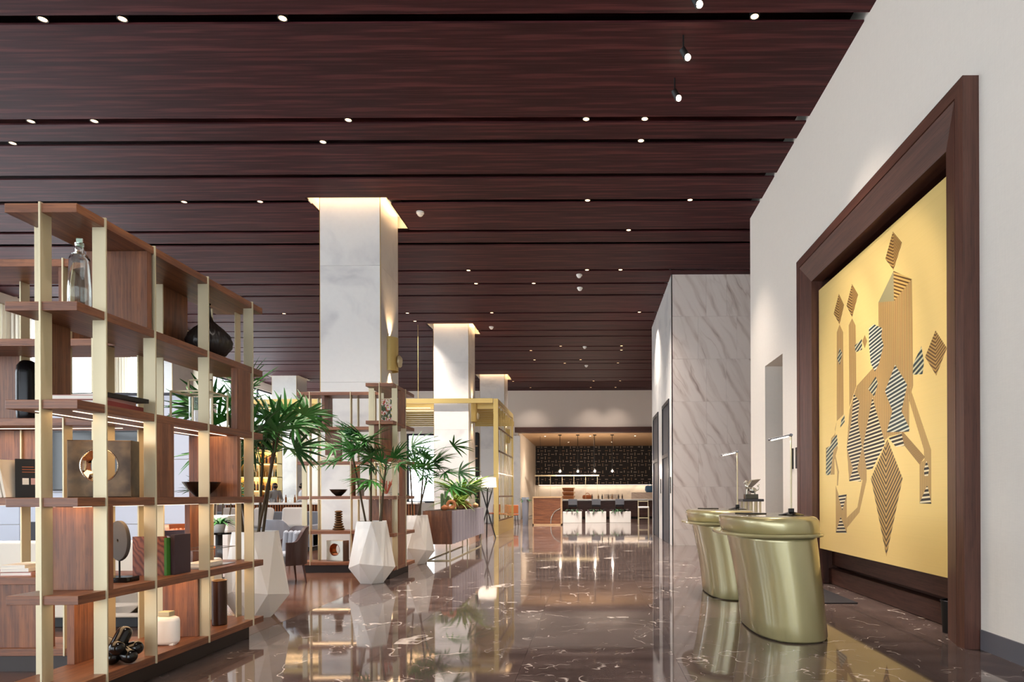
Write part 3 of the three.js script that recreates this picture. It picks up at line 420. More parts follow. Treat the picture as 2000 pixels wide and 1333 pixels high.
{
  const DA = 9.55, DB = 5.95, YA = 0.52, YB = 4.22, W = 2048, Hh = Math.round(2048 * (YB - YA) / (DA - DB) * 0.97), cv = document.createElement('canvas'); cv.width = W; cv.height = Math.min(2048, Hh); const c = cv.getContext('2d');
  const px = (d) => (DA - d) / (DA - DB) * W, py = (y) => (YB - y) / (YB - YA) * cv.height, m = W / (DA - DB);
  c.fillStyle = '#f2d488'; c.fillRect(0, 0, W, cv.height);
  for (let i = 0; i < 1400; i++) { c.fillStyle = `rgba(${i % 2 ? '255,226,150' : '196,150,70'},0.025)`; c.fillRect(0, rnd() * cv.height, W, 1 + rnd() * 2); }
  const shape = (pts, ang, gap, ink, base, lw = 0.45, two) => {
    c.save(); c.beginPath(); pts.forEach(([d, y], i) => i ? c.lineTo(px(d), py(y)) : c.moveTo(px(d), py(y))); c.closePath(); c.clip(); if (base) { c.fillStyle = base; c.fill(); }
    const xs = pts.map((p) => px(p[0])), ys = pts.map((p) => py(p[1])), cx = (Math.min(...xs) + Math.max(...xs)) / 2, cy = (Math.min(...ys) + Math.max(...ys)) / 2, L = 1600;
    c.strokeStyle = ink; c.lineWidth = gap * m * lw;
    const run = (a) => { c.save(); c.translate(cx, cy); c.rotate(a); c.beginPath(); for (let k = -L; k < L; k += gap * m) { c.moveTo(-L, k); c.lineTo(L, k); } c.stroke(); c.restore(); };
    if (two) { // two halves with mirrored hatching, split along the vertical axis
      c.save(); c.beginPath(); c.rect(cx - L, cy - L, L, 2 * L); c.clip(); run(ang); c.restore(); c.save(); c.beginPath(); c.rect(cx, cy - L, L, 2 * L); c.clip(); run(-ang); c.restore();
    } else run(ang);
    c.restore();
  };
  const ink = '#1c1712', brown = '#6a4a26', taupe = '#d2ae6e', teal = '#2c3a3c', pale = '#dfe0cc', V2 = Math.PI / 2;
  shape([[7.58, 3.48], [7.19, 3.38], [6.79, 3.49], [6.77, 2.4], [6.86, 2.25], [6.86, 1.94], [7.32, 1.93], [7.73, 1.8], [7.92, 1.59], [7.92, 1.46], [8.46, 1.48], [8.53, 1.89], [8.44, 2.36], [8.2, 2.63], [7.7, 2.77], [7.58, 3.0]], V2, 0.026, '#84653a', taupe, 0.42);
  shape([[8.76, 3.53], [8.64, 3.4], [8.63, 2.33], [8.87, 2.27], [8.86, 3.45]], V2, 0.022, '#8a6536', taupe, 0.4); shape([[8.34, 3.5], [8.23, 3.38], [8.22, 2.63], [8.44, 2.4], [8.45, 3.44]], V2, 0.022, '#8a6536', taupe, 0.4);
  shape([[7.2, 3.71], [7.19, 3.38], [7.58, 3.48]], V2, 0.012, '#8d8a6c', '#b5a878', 0.5); shape([[7.2, 3.71], [6.79, 3.49], [7.19, 3.38]], 0.42, 0.034, brown, '#d8b468', 0.45);
  for (const p of [[[7.21, 4.14], [7.0, 3.94], [7.2, 3.72], [7.4, 3.91]], [[6.33, 2.85], [6.13, 2.64], [6.32, 2.42], [6.53, 2.64]], [[8.78, 3.94], [8.6, 3.74], [8.76, 3.53], [8.97, 3.73]], [[8.34, 3.93], [8.15, 3.74], [8.34, 3.51], [8.52, 3.71]]]) shape(p, 0.5, 0.03, brown, '#c09a58', 0.5, true);
  shape([[7.36, 1.9], [7.01, 1.46], [7.4, 0.6], [7.8, 1.48]], 0.75, 0.045, '#4d3a20', '#c8a35e', 0.48, true);
  for (const p of [[[6.85, 2.41], [6.42, 1.72], [6.42, 1.2], [6.65, 1.2], [6.65, 1.6], [6.55, 1.63], [6.56, 1.73], [6.87, 2.28]], [[8.04, 1.47], [7.92, 1.46], [8.14, 1.07], [8.54, 0.86], [8.54, 0.99], [8.2, 1.13]], [[8.92, 1.41], [8.8, 1.27], [8.54, 1.29], [8.54, 0.79], [8.92, 0.78]], [[8.87, 2.27], [8.94, 2.17], [8.92, 2.03], [8.84, 1.91], [8.96, 1.76], [8.96, 1.56], [9.29, 1.56], [9.29, 1.94], [9.12, 1.96], [9.08, 2.06], [8.95, 2.1]], [[8.92, 1.81], [8.8, 1.59], [8.84, 1.41], [8.88, 1.41], [8.86, 1.59], [8.95, 1.78]]]) shape(p, V2, 0.02, '#977746', '#cba867', 0.4);
  shape([[7.03, 1.97], [6.54, 1.66], [6.65, 1.59], [7.01, 1.83]], -0.6, 0.02, brown, '#bd9a5c', 0.45);
  for (const p of [[[7.7, 3.26], [7.48, 3.16], [7.51, 3.08], [7.45, 2.96], [7.58, 2.77], [7.68, 2.71], [7.79, 2.82], [7.84, 3.05], [7.84, 3.25]], [[7.17, 2.69], [6.9, 2.43], [7.03, 2.17], [6.85, 1.97], [6.87, 1.94], [7.38, 1.98], [7.24, 2.2], [7.42, 2.44]]]) shape(p, -0.12, 0.042, teal, pale, 0.55);
  for (const p of [[[7.66, 2.65], [7.6, 2.56], [7.7, 2.42], [7.87, 2.54]], [[8.76, 3.22], [8.67, 3.13], [8.76, 3.0], [8.85, 3.09]], [[8.26, 3.14], [8.04, 3.17], [8.04, 3.04], [8.24, 3.05]], [[6.6, 2.76], [6.55, 2.59], [6.58, 2.48], [6.78, 2.51], [6.77, 2.62]], [[8.75, 2.17], [8.71, 2.27], [8.6, 2.33], [8.6, 2.23]], [[9.12, 1.96], [9.02, 2.05], [8.87, 2.09], [8.84, 1.95], [9.0, 1.89], [9.12, 1.56], [9.29, 1.56], [9.26, 1.93]]]) shape(p, -0.35, 0.05, teal, '#cfcca8', 0.55);
  shape([[7.96, 3.2], [7.89, 3.11], [7.96, 3.04], [8.03, 3.14]], V2, 0.02, '#8a6a3a', '#bd975a', 0.4);
  for (const p of [[[7.75, 2.42], [7.42, 1.86], [7.77, 1.58], [7.92, 1.59], [8.02, 1.87]], [[8.3, 2.55], [8.12, 2.42], [8.18, 2.2], [8.05, 1.86], [8.2, 1.6], [8.08, 1.45], [8.46, 1.46], [8.33, 1.61], [8.53, 1.89], [8.37, 2.22]], [[7.33, 1.91], [7.03, 1.94], [6.97, 1.8], [7.16, 1.8]], [[6.51, 1.62], [6.46, 1.54], [6.48, 1.47], [6.55, 1.47], [6.56, 1.54]], [[6.51, 1.37], [6.49, 1.37], [6.42, 1.2], [6.65, 1.2]], [[8.84, 1.28], [8.54, 1.29], [8.69, 1.08]], [[8.75, 1.0], [8.54, 0.79], [8.92, 0.78]]]) shape(p, -0.06, 0.042, ink, '#efe2bc', 0.55);
  const t = new THREE.CanvasTexture(cv); t.colorSpace = THREE.SRGBColorSpace; t.magFilter = THREE.LinearFilter;
  const o = thing('art_panel', [3.29, YA, -(DA + DB) / 2], 'large gold panel engraved with abstract hatched figures and diamonds', 'artwork');
  const g = new THREE.PlaneGeometry(DA - DB, YB - YA); g.rotateY(-Math.PI / 2); g.translate(3.289, (YA + YB) / 2, -(DA + DB) / 2);
  part(o, 'backing_plate', bd(3.29, 3.32, YA, YB, DB, DA), M.gold); part(o, 'engraved_face', g, std(0xffffff, 0.36, 0.3, { map: t }));
}
// ---------- reception desks ----------
function loft(levels, n = 72, capTop = true, capBottom = true) {
  const P = [], I = [];
  const sg = (v, e) => Math.sign(v) * Math.pow(Math.abs(v), e);
  for (const l of levels) for (let k = 0; k < n; k++) { const t = k / n * Math.PI * 2, e = 2 / (l.n ?? 2.4); P.push(l.x + l.a * sg(Math.cos(t), e), l.y, l.z + l.b * sg(Math.sin(t), e)); }
  for (let j = 0; j + 1 < levels.length; j++) for (let k = 0; k < n; k++) { const a = j * n + k, b = j * n + (k + 1) % n; I.push(a, a + n, b, b, a + n, b + n); }
  if (capTop) { const l = levels.at(-1), c = P.length / 3; P.push(l.x, l.y, l.z); const s = (levels.length - 1) * n; for (let k = 0; k < n; k++) I.push(c, s + (k + 1) % n, s + k); }
  if (capBottom) { const l = levels[0], c = P.length / 3; P.push(l.x, l.y, l.z); for (let k = 0; k < n; k++) I.push(c, k, (k + 1) % n); }
  const g = new THREE.BufferGeometry(); g.setAttribute('position', new THREE.Float32BufferAttribute(P, 3)); g.setIndex(I); g.computeVertexNormals(); uvm(g); return g;
}
function desk(z, label) {
  const o = thing('reception_desk', [1.85, 0, z], label, 'desk');
  const at = (y, off = 0, n = 2.5) => { const t = y / 1.1; return { y, x: -0.16 * t * t * 0.5 - 0.08 * t, z: 0, a: 0.34 + 0.0 * t + 0.035 * t * t + off, b: 0.72 + 0.02 * t + off, n }; };
  const ys = [0, 0.02, 0.15, 0.3, 0.45, 0.6, 0.75, 0.88, 0.94];
  lpart(o, 'body', loft(ys.map((y) => at(y, y === 0 ? -0.012 : 0)), 80, true, true), M.desk);
  lpart(o, 'top_rim', loft([at(0.94, 0.0), at(0.943, 0.03), at(0.96, 0.04), at(1.02, 0.045), at(1.06, 0.04), at(1.085, 0.024), at(1.098, 0.0), at(1.103, -0.04)], 80, true, false), M.desk);
  // visitor's ledge round the outer side
  const n = 60, P = [], I = [], e = 2 / 2.5, sg = (v) => Math.sign(v) * Math.pow(Math.abs(v), e), c = at(0.94);
  for (let k = 0; k <= n; k++) { const u = k / n, th = THREE.MathUtils.lerp(0.24, 1.42, u) * Math.PI, w = 0.05 + 0.09 * Math.sin(Math.PI * Math.min(1, Math.max(0, u * 1.0))) ** 0.5; for (const [off, y] of [[0.02, 0.925], [w, 0.925], [w + 0.004, 0.938], [w, 0.952], [0.02, 0.952]]) P.push(c.x + (c.a + off) * sg(Math.cos(th)), y, (c.b + off) * sg(Math.sin(th))); }
  for (let k = 0; k < n; k++) for (let j = 0; j < 5; j++) { const a = k * 5 + j, b = k * 5 + (j + 1) % 5; I.push(a, b, a + 5, b, b + 5, a + 5); }
  for (const s of [0, n * 5]) for (const t of [[0, 1, 2], [0, 2, 3], [0, 3, 4]]) I.push(...t.map((q) => s + q));
  const g = new THREE.BufferGeometry(); g.setAttribute('position', new THREE.Float32BufferAttribute(P, 3)); g.setIndex(I); const gg = g.toNonIndexed(); gg.computeVertexNormals(); uvm(gg); const dm = M.desk.clone(); dm.side = THREE.DoubleSide; lpart(o, 'ledge', gg, dm);
  return o;
}
desk(-6.47, 'pale gold lacquered oval reception desk standing farther from the winged sculpture');
desk(-8.8, 'pale gold lacquered oval reception desk standing closer to the winged sculpture');
function deskLamp(x, y, z, label) {
  const o = thing('desk_lamp', [x, y, z], label, 'lamp');
  lpart(o, 'base', lathe([[0, 0], [0.115, 0], [0.115, 0.005], [0.03, 0.03], [0, 0.032]], 32), M.blackgloss); lpart(o, 'base_block', new RoundedBoxGeometry(0.045, 0.045, 0.045, 1, 0.004).translate(0, 0.04, 0), M.black);
  lpart(o, 'stem', cyl(0, 0.06, 0, 0.008, 0.68, 14), M.brass); lpart(o, 'joint', mg([new THREE.SphereGeometry(0.016, 14, 10).translate(0, 0.745, 0), new THREE.CylinderGeometry(0.01, 0.01, 0.06, 12).rotateX(Math.PI / 2).translate(0, 0.745, 0)]), M.steel);
  const a = V(-0.012, 0.745, 0.0), b = V(-0.215, 0.70, 0.02); const arm = lpart(o, 'lamp_head', rod(a, b, 0.009, 12), M.steel); const a2 = a.clone().lerp(b, 0.06), b2 = a.clone().lerp(b, 0.88); a2.y -= 0.007; b2.y -= 0.007; lpart(arm, 'light_tube', rod(a2, b2, 0.008, 12), glow(0xfff0dc, 6));
  const l = rect(x - 0.11, y + 0.70, z + 0.01, 0.17, 0.016, [0, -1, 0], 60, 0xfff0dc); return o;
}
deskLamp(1.87, 1.103, -6.05 - 0.15, 'thin brass desk lamp with a glowing bar on the desk farther from the sculpture');
deskLamp(1.9, 1.103, -8.6, 'thin brass desk lamp with a glowing bar on the desk closer to the sculpture');
{
  const tab = (x, z, t, l) => { const o = thing('tablet', [x, 1.103, z], l, 'tablet'); lpart(o, 'case', new RoundedBoxGeometry(0.2, 0.01, 0.27, 1, 0.004).translate(0, 0.005, 0), M.black); lpart(o, 'screen', new THREE.PlaneGeometry(0.18, 0.25).rotateX(-Math.PI / 2).translate(0, 0.0105, 0), M.blackgloss); o.rotation.y = t; };
  tab(1.6, -6.65, 0.3, 'flat black tablet on the desk farther from the sculpture'); tab(1.6, -9.05, 0.2, 'flat black tablet on the desk closer to the sculpture');
  const m = one('floor_mat', [2.78, 0.002, -8.6], new RoundedBoxGeometry(0.75, 0.012, 1.5, 1, 0.004).translate(0, 0.006, 0), std(0x16131a, 0.95), 'dark rubber mat on the floor in front of the gold panel', 'mat');
  const b = thing('waste_bin', [3.37, 0, -6.2], 'slim black waste bin standing under the gold panel', 'bin'); lpart(b, 'body', lathe([[0, 0], [0.085, 0], [0.1, 0.3], [0.095, 0.3], [0.082, 0.01], [0, 0.01]], 24), M.black); lpart(b, 'rim', new THREE.TorusGeometry(0.1, 0.006, 8, 28).rotateX(Math.PI / 2).translate(0, 0.3, 0), M.darksteel);
}
{ // pedestal and winged sculpture
  const p = thing('pedestal', [2.63, 0, -10.9], 'square brass tube pedestal with a dark stone top near the doorway', 'pedestal');
  for (const x of [-0.12, -0.04, 0.04, 0.12]) for (const z of [-0.12, 0.12]) lpart(p, 'leg', new THREE.BoxGeometry(0.03, 1.18, 0.03).translate(x, 0.59, z), M.brass);
  lpart(p, 'foot_plate', new THREE.BoxGeometry(0.32, 0.02, 0.32).translate(0, 0.01, 0), M.brass); lpart(p, 'top_slab', new RoundedBoxGeometry(0.34, 0.04, 0.34, 1, 0.005).translate(0, 1.2, 0), M.darksteel);
  const s = thing('winged_sculpture', [2.63, 1.22, -10.9], 'silver winged animal sculpture on a black block', 'sculpture');
  lpart(s, 'black_base', new RoundedBoxGeometry(0.21, 0.08, 0.14, 1, 0.005).translate(0, 0.04, 0), M.blackgloss, 'black block');
  const el = (x, y, z, a, b, c, rz = 0) => new THREE.SphereGeometry(1, 20, 14).scale(a, b, c).rotateZ(rz).translate(x, y, z);
  lpart(s, 'body', mg([el(0.03, 0.145, 0, 0.065, 0.05, 0.045, -0.1), el(-0.05, 0.2, 0, 0.045, 0.07, 0.04, 0.5), el(-0.075, 0.275, 0, 0.032, 0.03, 0.028), rod(V(-0.09, 0.275, 0), V(-0.125, 0.265, 0), 0.018, 10, 0.006), rod(V(-0.07, 0.16, 0.025), V(-0.075, 0.08, 0.025), 0.014, 8, 0.01), rod(V(-0.05, 0.16, -0.025), V(-0.05, 0.08, -0.025), 0.014, 8, 0.01), rod(V(0.05, 0.13, 0.03), V(0.06, 0.08, 0.03), 0.016, 8, 0.01), rod(V(-0.065, 0.3, 0.012), V(-0.06, 0.325, 0.014), 0.008, 6, 0.001), tube([V(0.085, 0.14, 0), V(0.12, 0.15, 0), V(0.125, 0.2, 0), V(0.105, 0.22, 0), V(0.14, 0.235, 0)], 0.009, 20, 8)]), M.silverleaf);
  const wing = (z, r) => { const sh = new THREE.Shape([[-0.04, 0], [0.02, 0.105], [0.16, 0.125], [0.1, 0.06], [0.06, 0.02], [0.02, -0.02]].map((q) => new THREE.Vector2(...q))); return new THREE.ExtrudeGeometry(sh, { depth: 0.01, bevelEnabled: true, bevelSize: 0.003, bevelThickness: 0.003, bevelSegments: 1 }).rotateX(r).translate(-0.02, 0.205, z); };
  lpart(s, 'wing', wing(0.03, 0.3), M.silverleaf); lpart(s, 'wing', wing(-0.04, -0.3), M.silverleaf);
  for (const d of [10.43, 10.68]) { const k = thing('wall_panel_plate', [3.25, 1.7, -d], 'narrow black control plate on the pale wall between portal and doorway', 'plate', 'control plates by the doorway'); lpart(k, 'plate', new RoundedBoxGeometry(0.02, 0.33, 0.1, 1, 0.003).translate(-0.011, 0.165, 0), M.black); lpart(k, 'display', new THREE.PlaneGeometry(0.07, 0.1).rotateY(-Math.PI / 2).translate(-0.0215, 0.24, 0), M.blackgloss); }
}
// brass half round lamps on the columns
cols.slice(0, 3).forEach(([x, d], i) => {
  const X = x + CW, o = thing('column_sconce', [X, 3.75, -(d + 0.55)], ['brass half round wall lamp on the column behind the smaller shelf unit', 'brass half round wall lamp on the column beside the fluted cabinet', 'brass half round wall lamp on the column behind the gold lattice screen'][i], 'lamp');
  lpart(o, 'shell', new THREE.CylinderGeometry(0.17, 0.17, 0.66, 24, 1, true, 0, Math.PI).translate(0, 0.33, 0), (() => { const m = M.gold.clone(); m.side = THREE.DoubleSide; return m; })());
  const disc = new THREE.SphereGeometry(0.12, 20, 14).scale(0.35, 1, 1), p = disc.attributes.position; for (let k = 0; k < p.count; k++) p.setX(k, p.getX(k) + 0.03 * (fbm(p.getY(k) * 14 + 9, p.getZ(k) * 14 + 9, 64, 64, 2, 171) - 0.5)); disc.computeVertexNormals(); disc.translate(0.2, 0.2, 0); lpart(o, 'crumpled_disc', disc, M.brass);
  lpart(o, 'back_plate', new THREE.BoxGeometry(0.01, 0.6, 0.3).translate(0.006, 0.33, 0), M.gold); lpart(o, 'bulb', new THREE.SphereGeometry(0.03, 12, 8).translate(0.08, 0.33, 0), glow(WARM, 8));
  spot(X + 0.08, 4.36, -(d + 0.55), X + 0.06, 6, -(d + 0.55), 9, 0.7, WARM, 1); spot(X + 0.08, 3.8, -(d + 0.55), X + 0.06, 1, -(d + 0.55), 9, 0.7, WARM, 1);
});
// three bare black spot heads hung from the ceiling, aimed at the artwork
[7.2, 8.07, 8.9].forEach((d, i) => {
  const o = thing('pendant_spot', [1.2, 6.6, -d], 'small black ceiling spotlight with a bright lens, one of a row before the gold panel', 'spotlight', 'spotlights aimed at the gold panel');
  lpart(o, 'stem', cyl(-0.05, 0.05, 0, 0.01, 0.22, 10), M.black); const head = lpart(o, 'head', new THREE.CylinderGeometry(0.04, 0.045, 0.13, 20).rotateZ(0.5).translate(-0.03, 0.05, -0.01), M.black);
  lpart(o, 'lens', new THREE.SphereGeometry(0.036, 16, 12).translate(0, -0.005, 0.012), glow(0xffe9cc, 30));
  spot(1.2, 6.6, -d, 3.3, 2.25, -(6.9 + i * 0.8), 430, 0.31, WARM2, 2);
});
// ---------- palms in faceted white planters ----------
function planterGeo() {
  // a faceted pot: rings of points turned against each other, flat shaded
  const n = 6, rings = [[0.0, 0.185, 0], [0.27, 0.335, 0.5], [0.92, 0.24, 0]], P = [];
  const pt = (r, k) => { const [y, R, o] = rings[r], a = (k + o) / n * Math.PI * 2 + 0.25; return [Math.cos(a) * R, y + (r === 1 ? 0.05 * Math.sin(k * 2.1) : 0), Math.sin(a) * R]; };
  for (let r = 0; r < 2; r++) for (let k = 0; k < n; k++) { const up = r === 0; const a = pt(r, k), b = pt(r, k + 1), c = pt(r + 1, k), d = pt(r + 1, k + 1);
    if (up) P.push(...a, ...c, ...b, ...b, ...c, ...d); else P.push(...a, ...d, ...b, ...a, ...c, ...d).valueOf(); }
  // rim and inner wall
  for (let k = 0; k < n; k++) { const a = pt(2, k), b = pt(2, k + 1), s = 0.9, ia = [a[0] * s, a[1], a[2] * s], ib = [b[0] * s, b[1], b[2] * s], la = [ia[0], 0.84, ia[2]], lb = [ib[0], 0.84, ib[2]]; P.push(...a, ...ia, ...b, ...b, ...ia, ...ib, ...ia, ...la, ...ib, ...ib, ...la, ...lb); }
  for (let k = 0; k < n; k++) { const a = pt(0, k), b = pt(0, k + 1); P.push(0, 0, 0, ...a, ...b); }
  const g = new THREE.BufferGeometry(); g.setAttribute('position', new THREE.Float32BufferAttribute(P, 3)); g.computeVertexNormals(); return uvm(g);
}
const planterMat = M.white.clone(); planterMat.side = THREE.DoubleSide;
function leaflet(L, w, droop, rg) { // a folded blade along +x, drooping
  const n = 6, P = [], I = []; for (let i = 0; i <= n; i++) { const t = i / n, ww = w * Math.sin(Math.PI * Math.min(0.97, 0.12 + t * 0.88)) ** 0.8, x = L * t * Math.cos(droop * t * 0.6), y = -L * t * Math.sin(droop * t * 0.8); P.push(x, y + ww * 0.22, -ww / 2, x, y, 0, x, y + ww * 0.22, ww / 2); }
  for (let i = 0; i < n; i++) for (const [a, b] of [[0, 1], [1, 2]]) { const k = i * 3; I.push(k + a, k + b, k + 3 + a, k + b, k + 3 + b, k + 3 + a); }
  const g = new THREE.BufferGeometry(); g.setAttribute('position', new THREE.Float32BufferAttribute(P, 3)); g.setIndex(I); g.computeVertexNormals(); return uvm(g);
}
for (const k of ['leaf', 'leaf2', 'leaf3', 'lime']) M[k].side = THREE.DoubleSide;
function frond(p0, dir, petiole, L, n, rg) { // petiole then a fan of leaflets
  const up = V(0, 1, 0), d = dir.clone().normalize(), p1 = p0.clone().addScaledVector(d, petiole * 0.6).addScaledVector(up, petiole * 0.18), p2 = p0.clone().addScaledVector(d, petiole).addScaledVector(up, petiole * 0.12), list = [tube([p0, p1, p2], 0.005, 8, 5)];
  const side = V(0, 1, 0).cross(d).normalize().applyAxisAngle(d, (rg() - 0.5) * 2.0), nrm = d.clone().cross(side).normalize();
  for (let i = 0; i < n; i++) { const a = (i / (n - 1) - 0.5) * 2.9 + (rg() - 0.5) * 0.12, dd = d.clone().multiplyScalar(Math.cos(a)).addScaledVector(side, Math.sin(a)).addScaledVector(up, (rg() - 0.5) * 0.25).normalize();
    const g = leaflet(L * (0.72 + 0.3 * Math.cos(a)) * (0.88 + rg() * 0.24), 0.018 + L * 0.048, 0.08 + rg() * 0.35, rg), X = dd, Z = X.clone().cross(nrm.y < 0 ? nrm.clone().negate() : nrm).normalize(), Y = Z.clone().cross(X).normalize(); g.applyMatrix4(new THREE.Matrix4().makeBasis(X, Y, Z)); g.translate(p2.x, p2.y, p2.z); list.push(g); }
  return mg(list);
}
function palm(base, seed, label, { stems, fronds, low = 0, top = 1 }) {
  const o = thing('potted_palm', base, label, 'potted plant', 'fan palms in faceted white planters'), rg = mulberry(seed); delete o.userData.group;
  lpart(o, 'planter', planterGeo(), planterMat); lpart(o, 'soil', cyl(0, 0.82, 0, 0.2, 0.03, 18), M.soil);
  const tips = [];
  for (const [sx, sz, h, lx, lz] of stems) { const a = V(sx, 0.84, sz), b = V(sx + lx * 0.5, 0.84 + h * 0.5, sz + lz * 0.5), c = V(sx + lx, 0.84 + h, sz + lz); lpart(o, 'stem', tube([a, b, c], 0.015, 12, 7), M.stem); tips.push([a, b, c]); }
  let k = 0; for (const [s, t, yaw, pitch, pet, L, n] of fronds) { const [a, b, c] = tips[s], p = t < 0.5 ? a.clone().lerp(b, t * 2) : b.clone().lerp(c, t * 2 - 1); lpart(o, 'frond', frond(p, V(Math.cos(yaw) * Math.cos(pitch), Math.sin(pitch), Math.sin(yaw) * Math.cos(pitch)), pet, L, n, rg), [M.leaf, M.leaf3, M.leaf2][k++ % 3]); }
  return o;
}
function spread(seed, stems, per, L, n, t0 = 0.6, y0 = 0, y1 = 6.28) { const rg = mulberry(seed), f = []; stems.forEach((s, i) => { for (let k = 0; k < per; k++) f.push([i, t0 + (1 - t0) * rg(), y0 + rg() * (y1 - y0), -0.25 + rg() * 1.35, 0.18 + rg() * 0.25, L * (0.8 + rg() * 0.4), n + Math.floor(rg() * 3)]); }); return f; }
{
  const s1 = [[-0.05, 0.02, 1.2, -0.25, 0.05], [0.06, -0.02, 1.3, 0.14, -0.05], [0.0, -0.06, 1.05, -0.02, -0.16], [0.05, 0.08, 1.2, 0.3, 0.1], [-0.1, 0.06, 1.35, -0.1, 0.1]];
  palm([-3.62, 0, -7.2], 401, 'dense fan palm in a faceted white planter at the end of the long shelf unit', { stems: s1, fronds: spread(402, s1, 9, 0.4, 9, 0.72) });
  const s2 = [[-0.08, 0.0, 1.12, -0.2, 0.05], [0.0, 0.05, 1.2, 0.02, 0.03], [0.1, -0.04, 1.05, 0.1, -0.05], [0.14, 0.02, 0.7, 0.06, 0.04]];
  palm([-3.27, 0, -9.96], 403, 'slender stemmed fan palm in a faceted white planter before the smaller shelf unit', { stems: s2, fronds: [...spread(404, s2, 6, 0.38, 9, 0.8, -0.15, 3.3), [0, 0.97, 2.9, 0.1, 0.5, 0.42, 9], [2, 0.95, 0.1, 0.35, 0.42, 0.42, 8], [2, 0.8, 0.4, -0.05, 0.5, 0.36, 8]] });
  const s3 = [[-0.06, 0.02, 1.1, -0.06, 0.0], [0.06, 0.0, 1.2, 0.1, 0.02], [0.0, -0.06, 0.85, 0.2, 0.0]];
  palm([-3.33, 0, -12.74], 405, 'fan palm with wide open fronds in a faceted white planter by the fluted cabinet', { stems: s3, fronds: [...spread(406, s3, 5, 0.38, 9, 0.6, -0.4, 2.3), [1, 0.95, 0.1, 0.3, 0.6, 0.42, 9], [1, 0.55, 0.15, 0.2, 0.75, 0.42, 9], [2, 0.6, 0.3, 0.05, 0.6, 0.5, 9], [2, 0.5, -0.2, 0.1, 0.85, 0.5, 9], [0, 0.3, 1.6, 0.2, 0.4, 0.4, 8]] });
}
function tuft(name, base, label, cat, { n, L, w, mat, potR = 0, potH = 0, potMat, spreadA = 1, seed = 1, group }) { // a pot of arching blades
  const o = thing(name, base, label, cat, group), rg = mulberry(seed); if (potR) lpart(o, 'pot', lathe([[0, 0], [potR * 0.75, 0], [potR, potH], [potR * 0.88, potH], [potR * 0.8, potH * 0.85], [0, potH * 0.85]], 20), potMat);
  for (let b = 0; b < 3; b++) { const list = []; for (let i = 0; i < n / 3; i++) { const a = rg() * 6.28, e = (0.35 + rg() * 1.1) * spreadA, g = leaflet(L * (0.6 + rg() * 0.5), w, 1.2, rg); g.rotateZ(Math.PI / 2 - e * 0.7); g.rotateY(a); g.translate(Math.cos(a) * potR * 0.4 * rg(), potH * 0.85, Math.sin(a) * potR * 0.4 * rg()); list.push(g); } lpart(o, 'foliage', mg(list), mat[b % mat.length]); }
  return o;
}
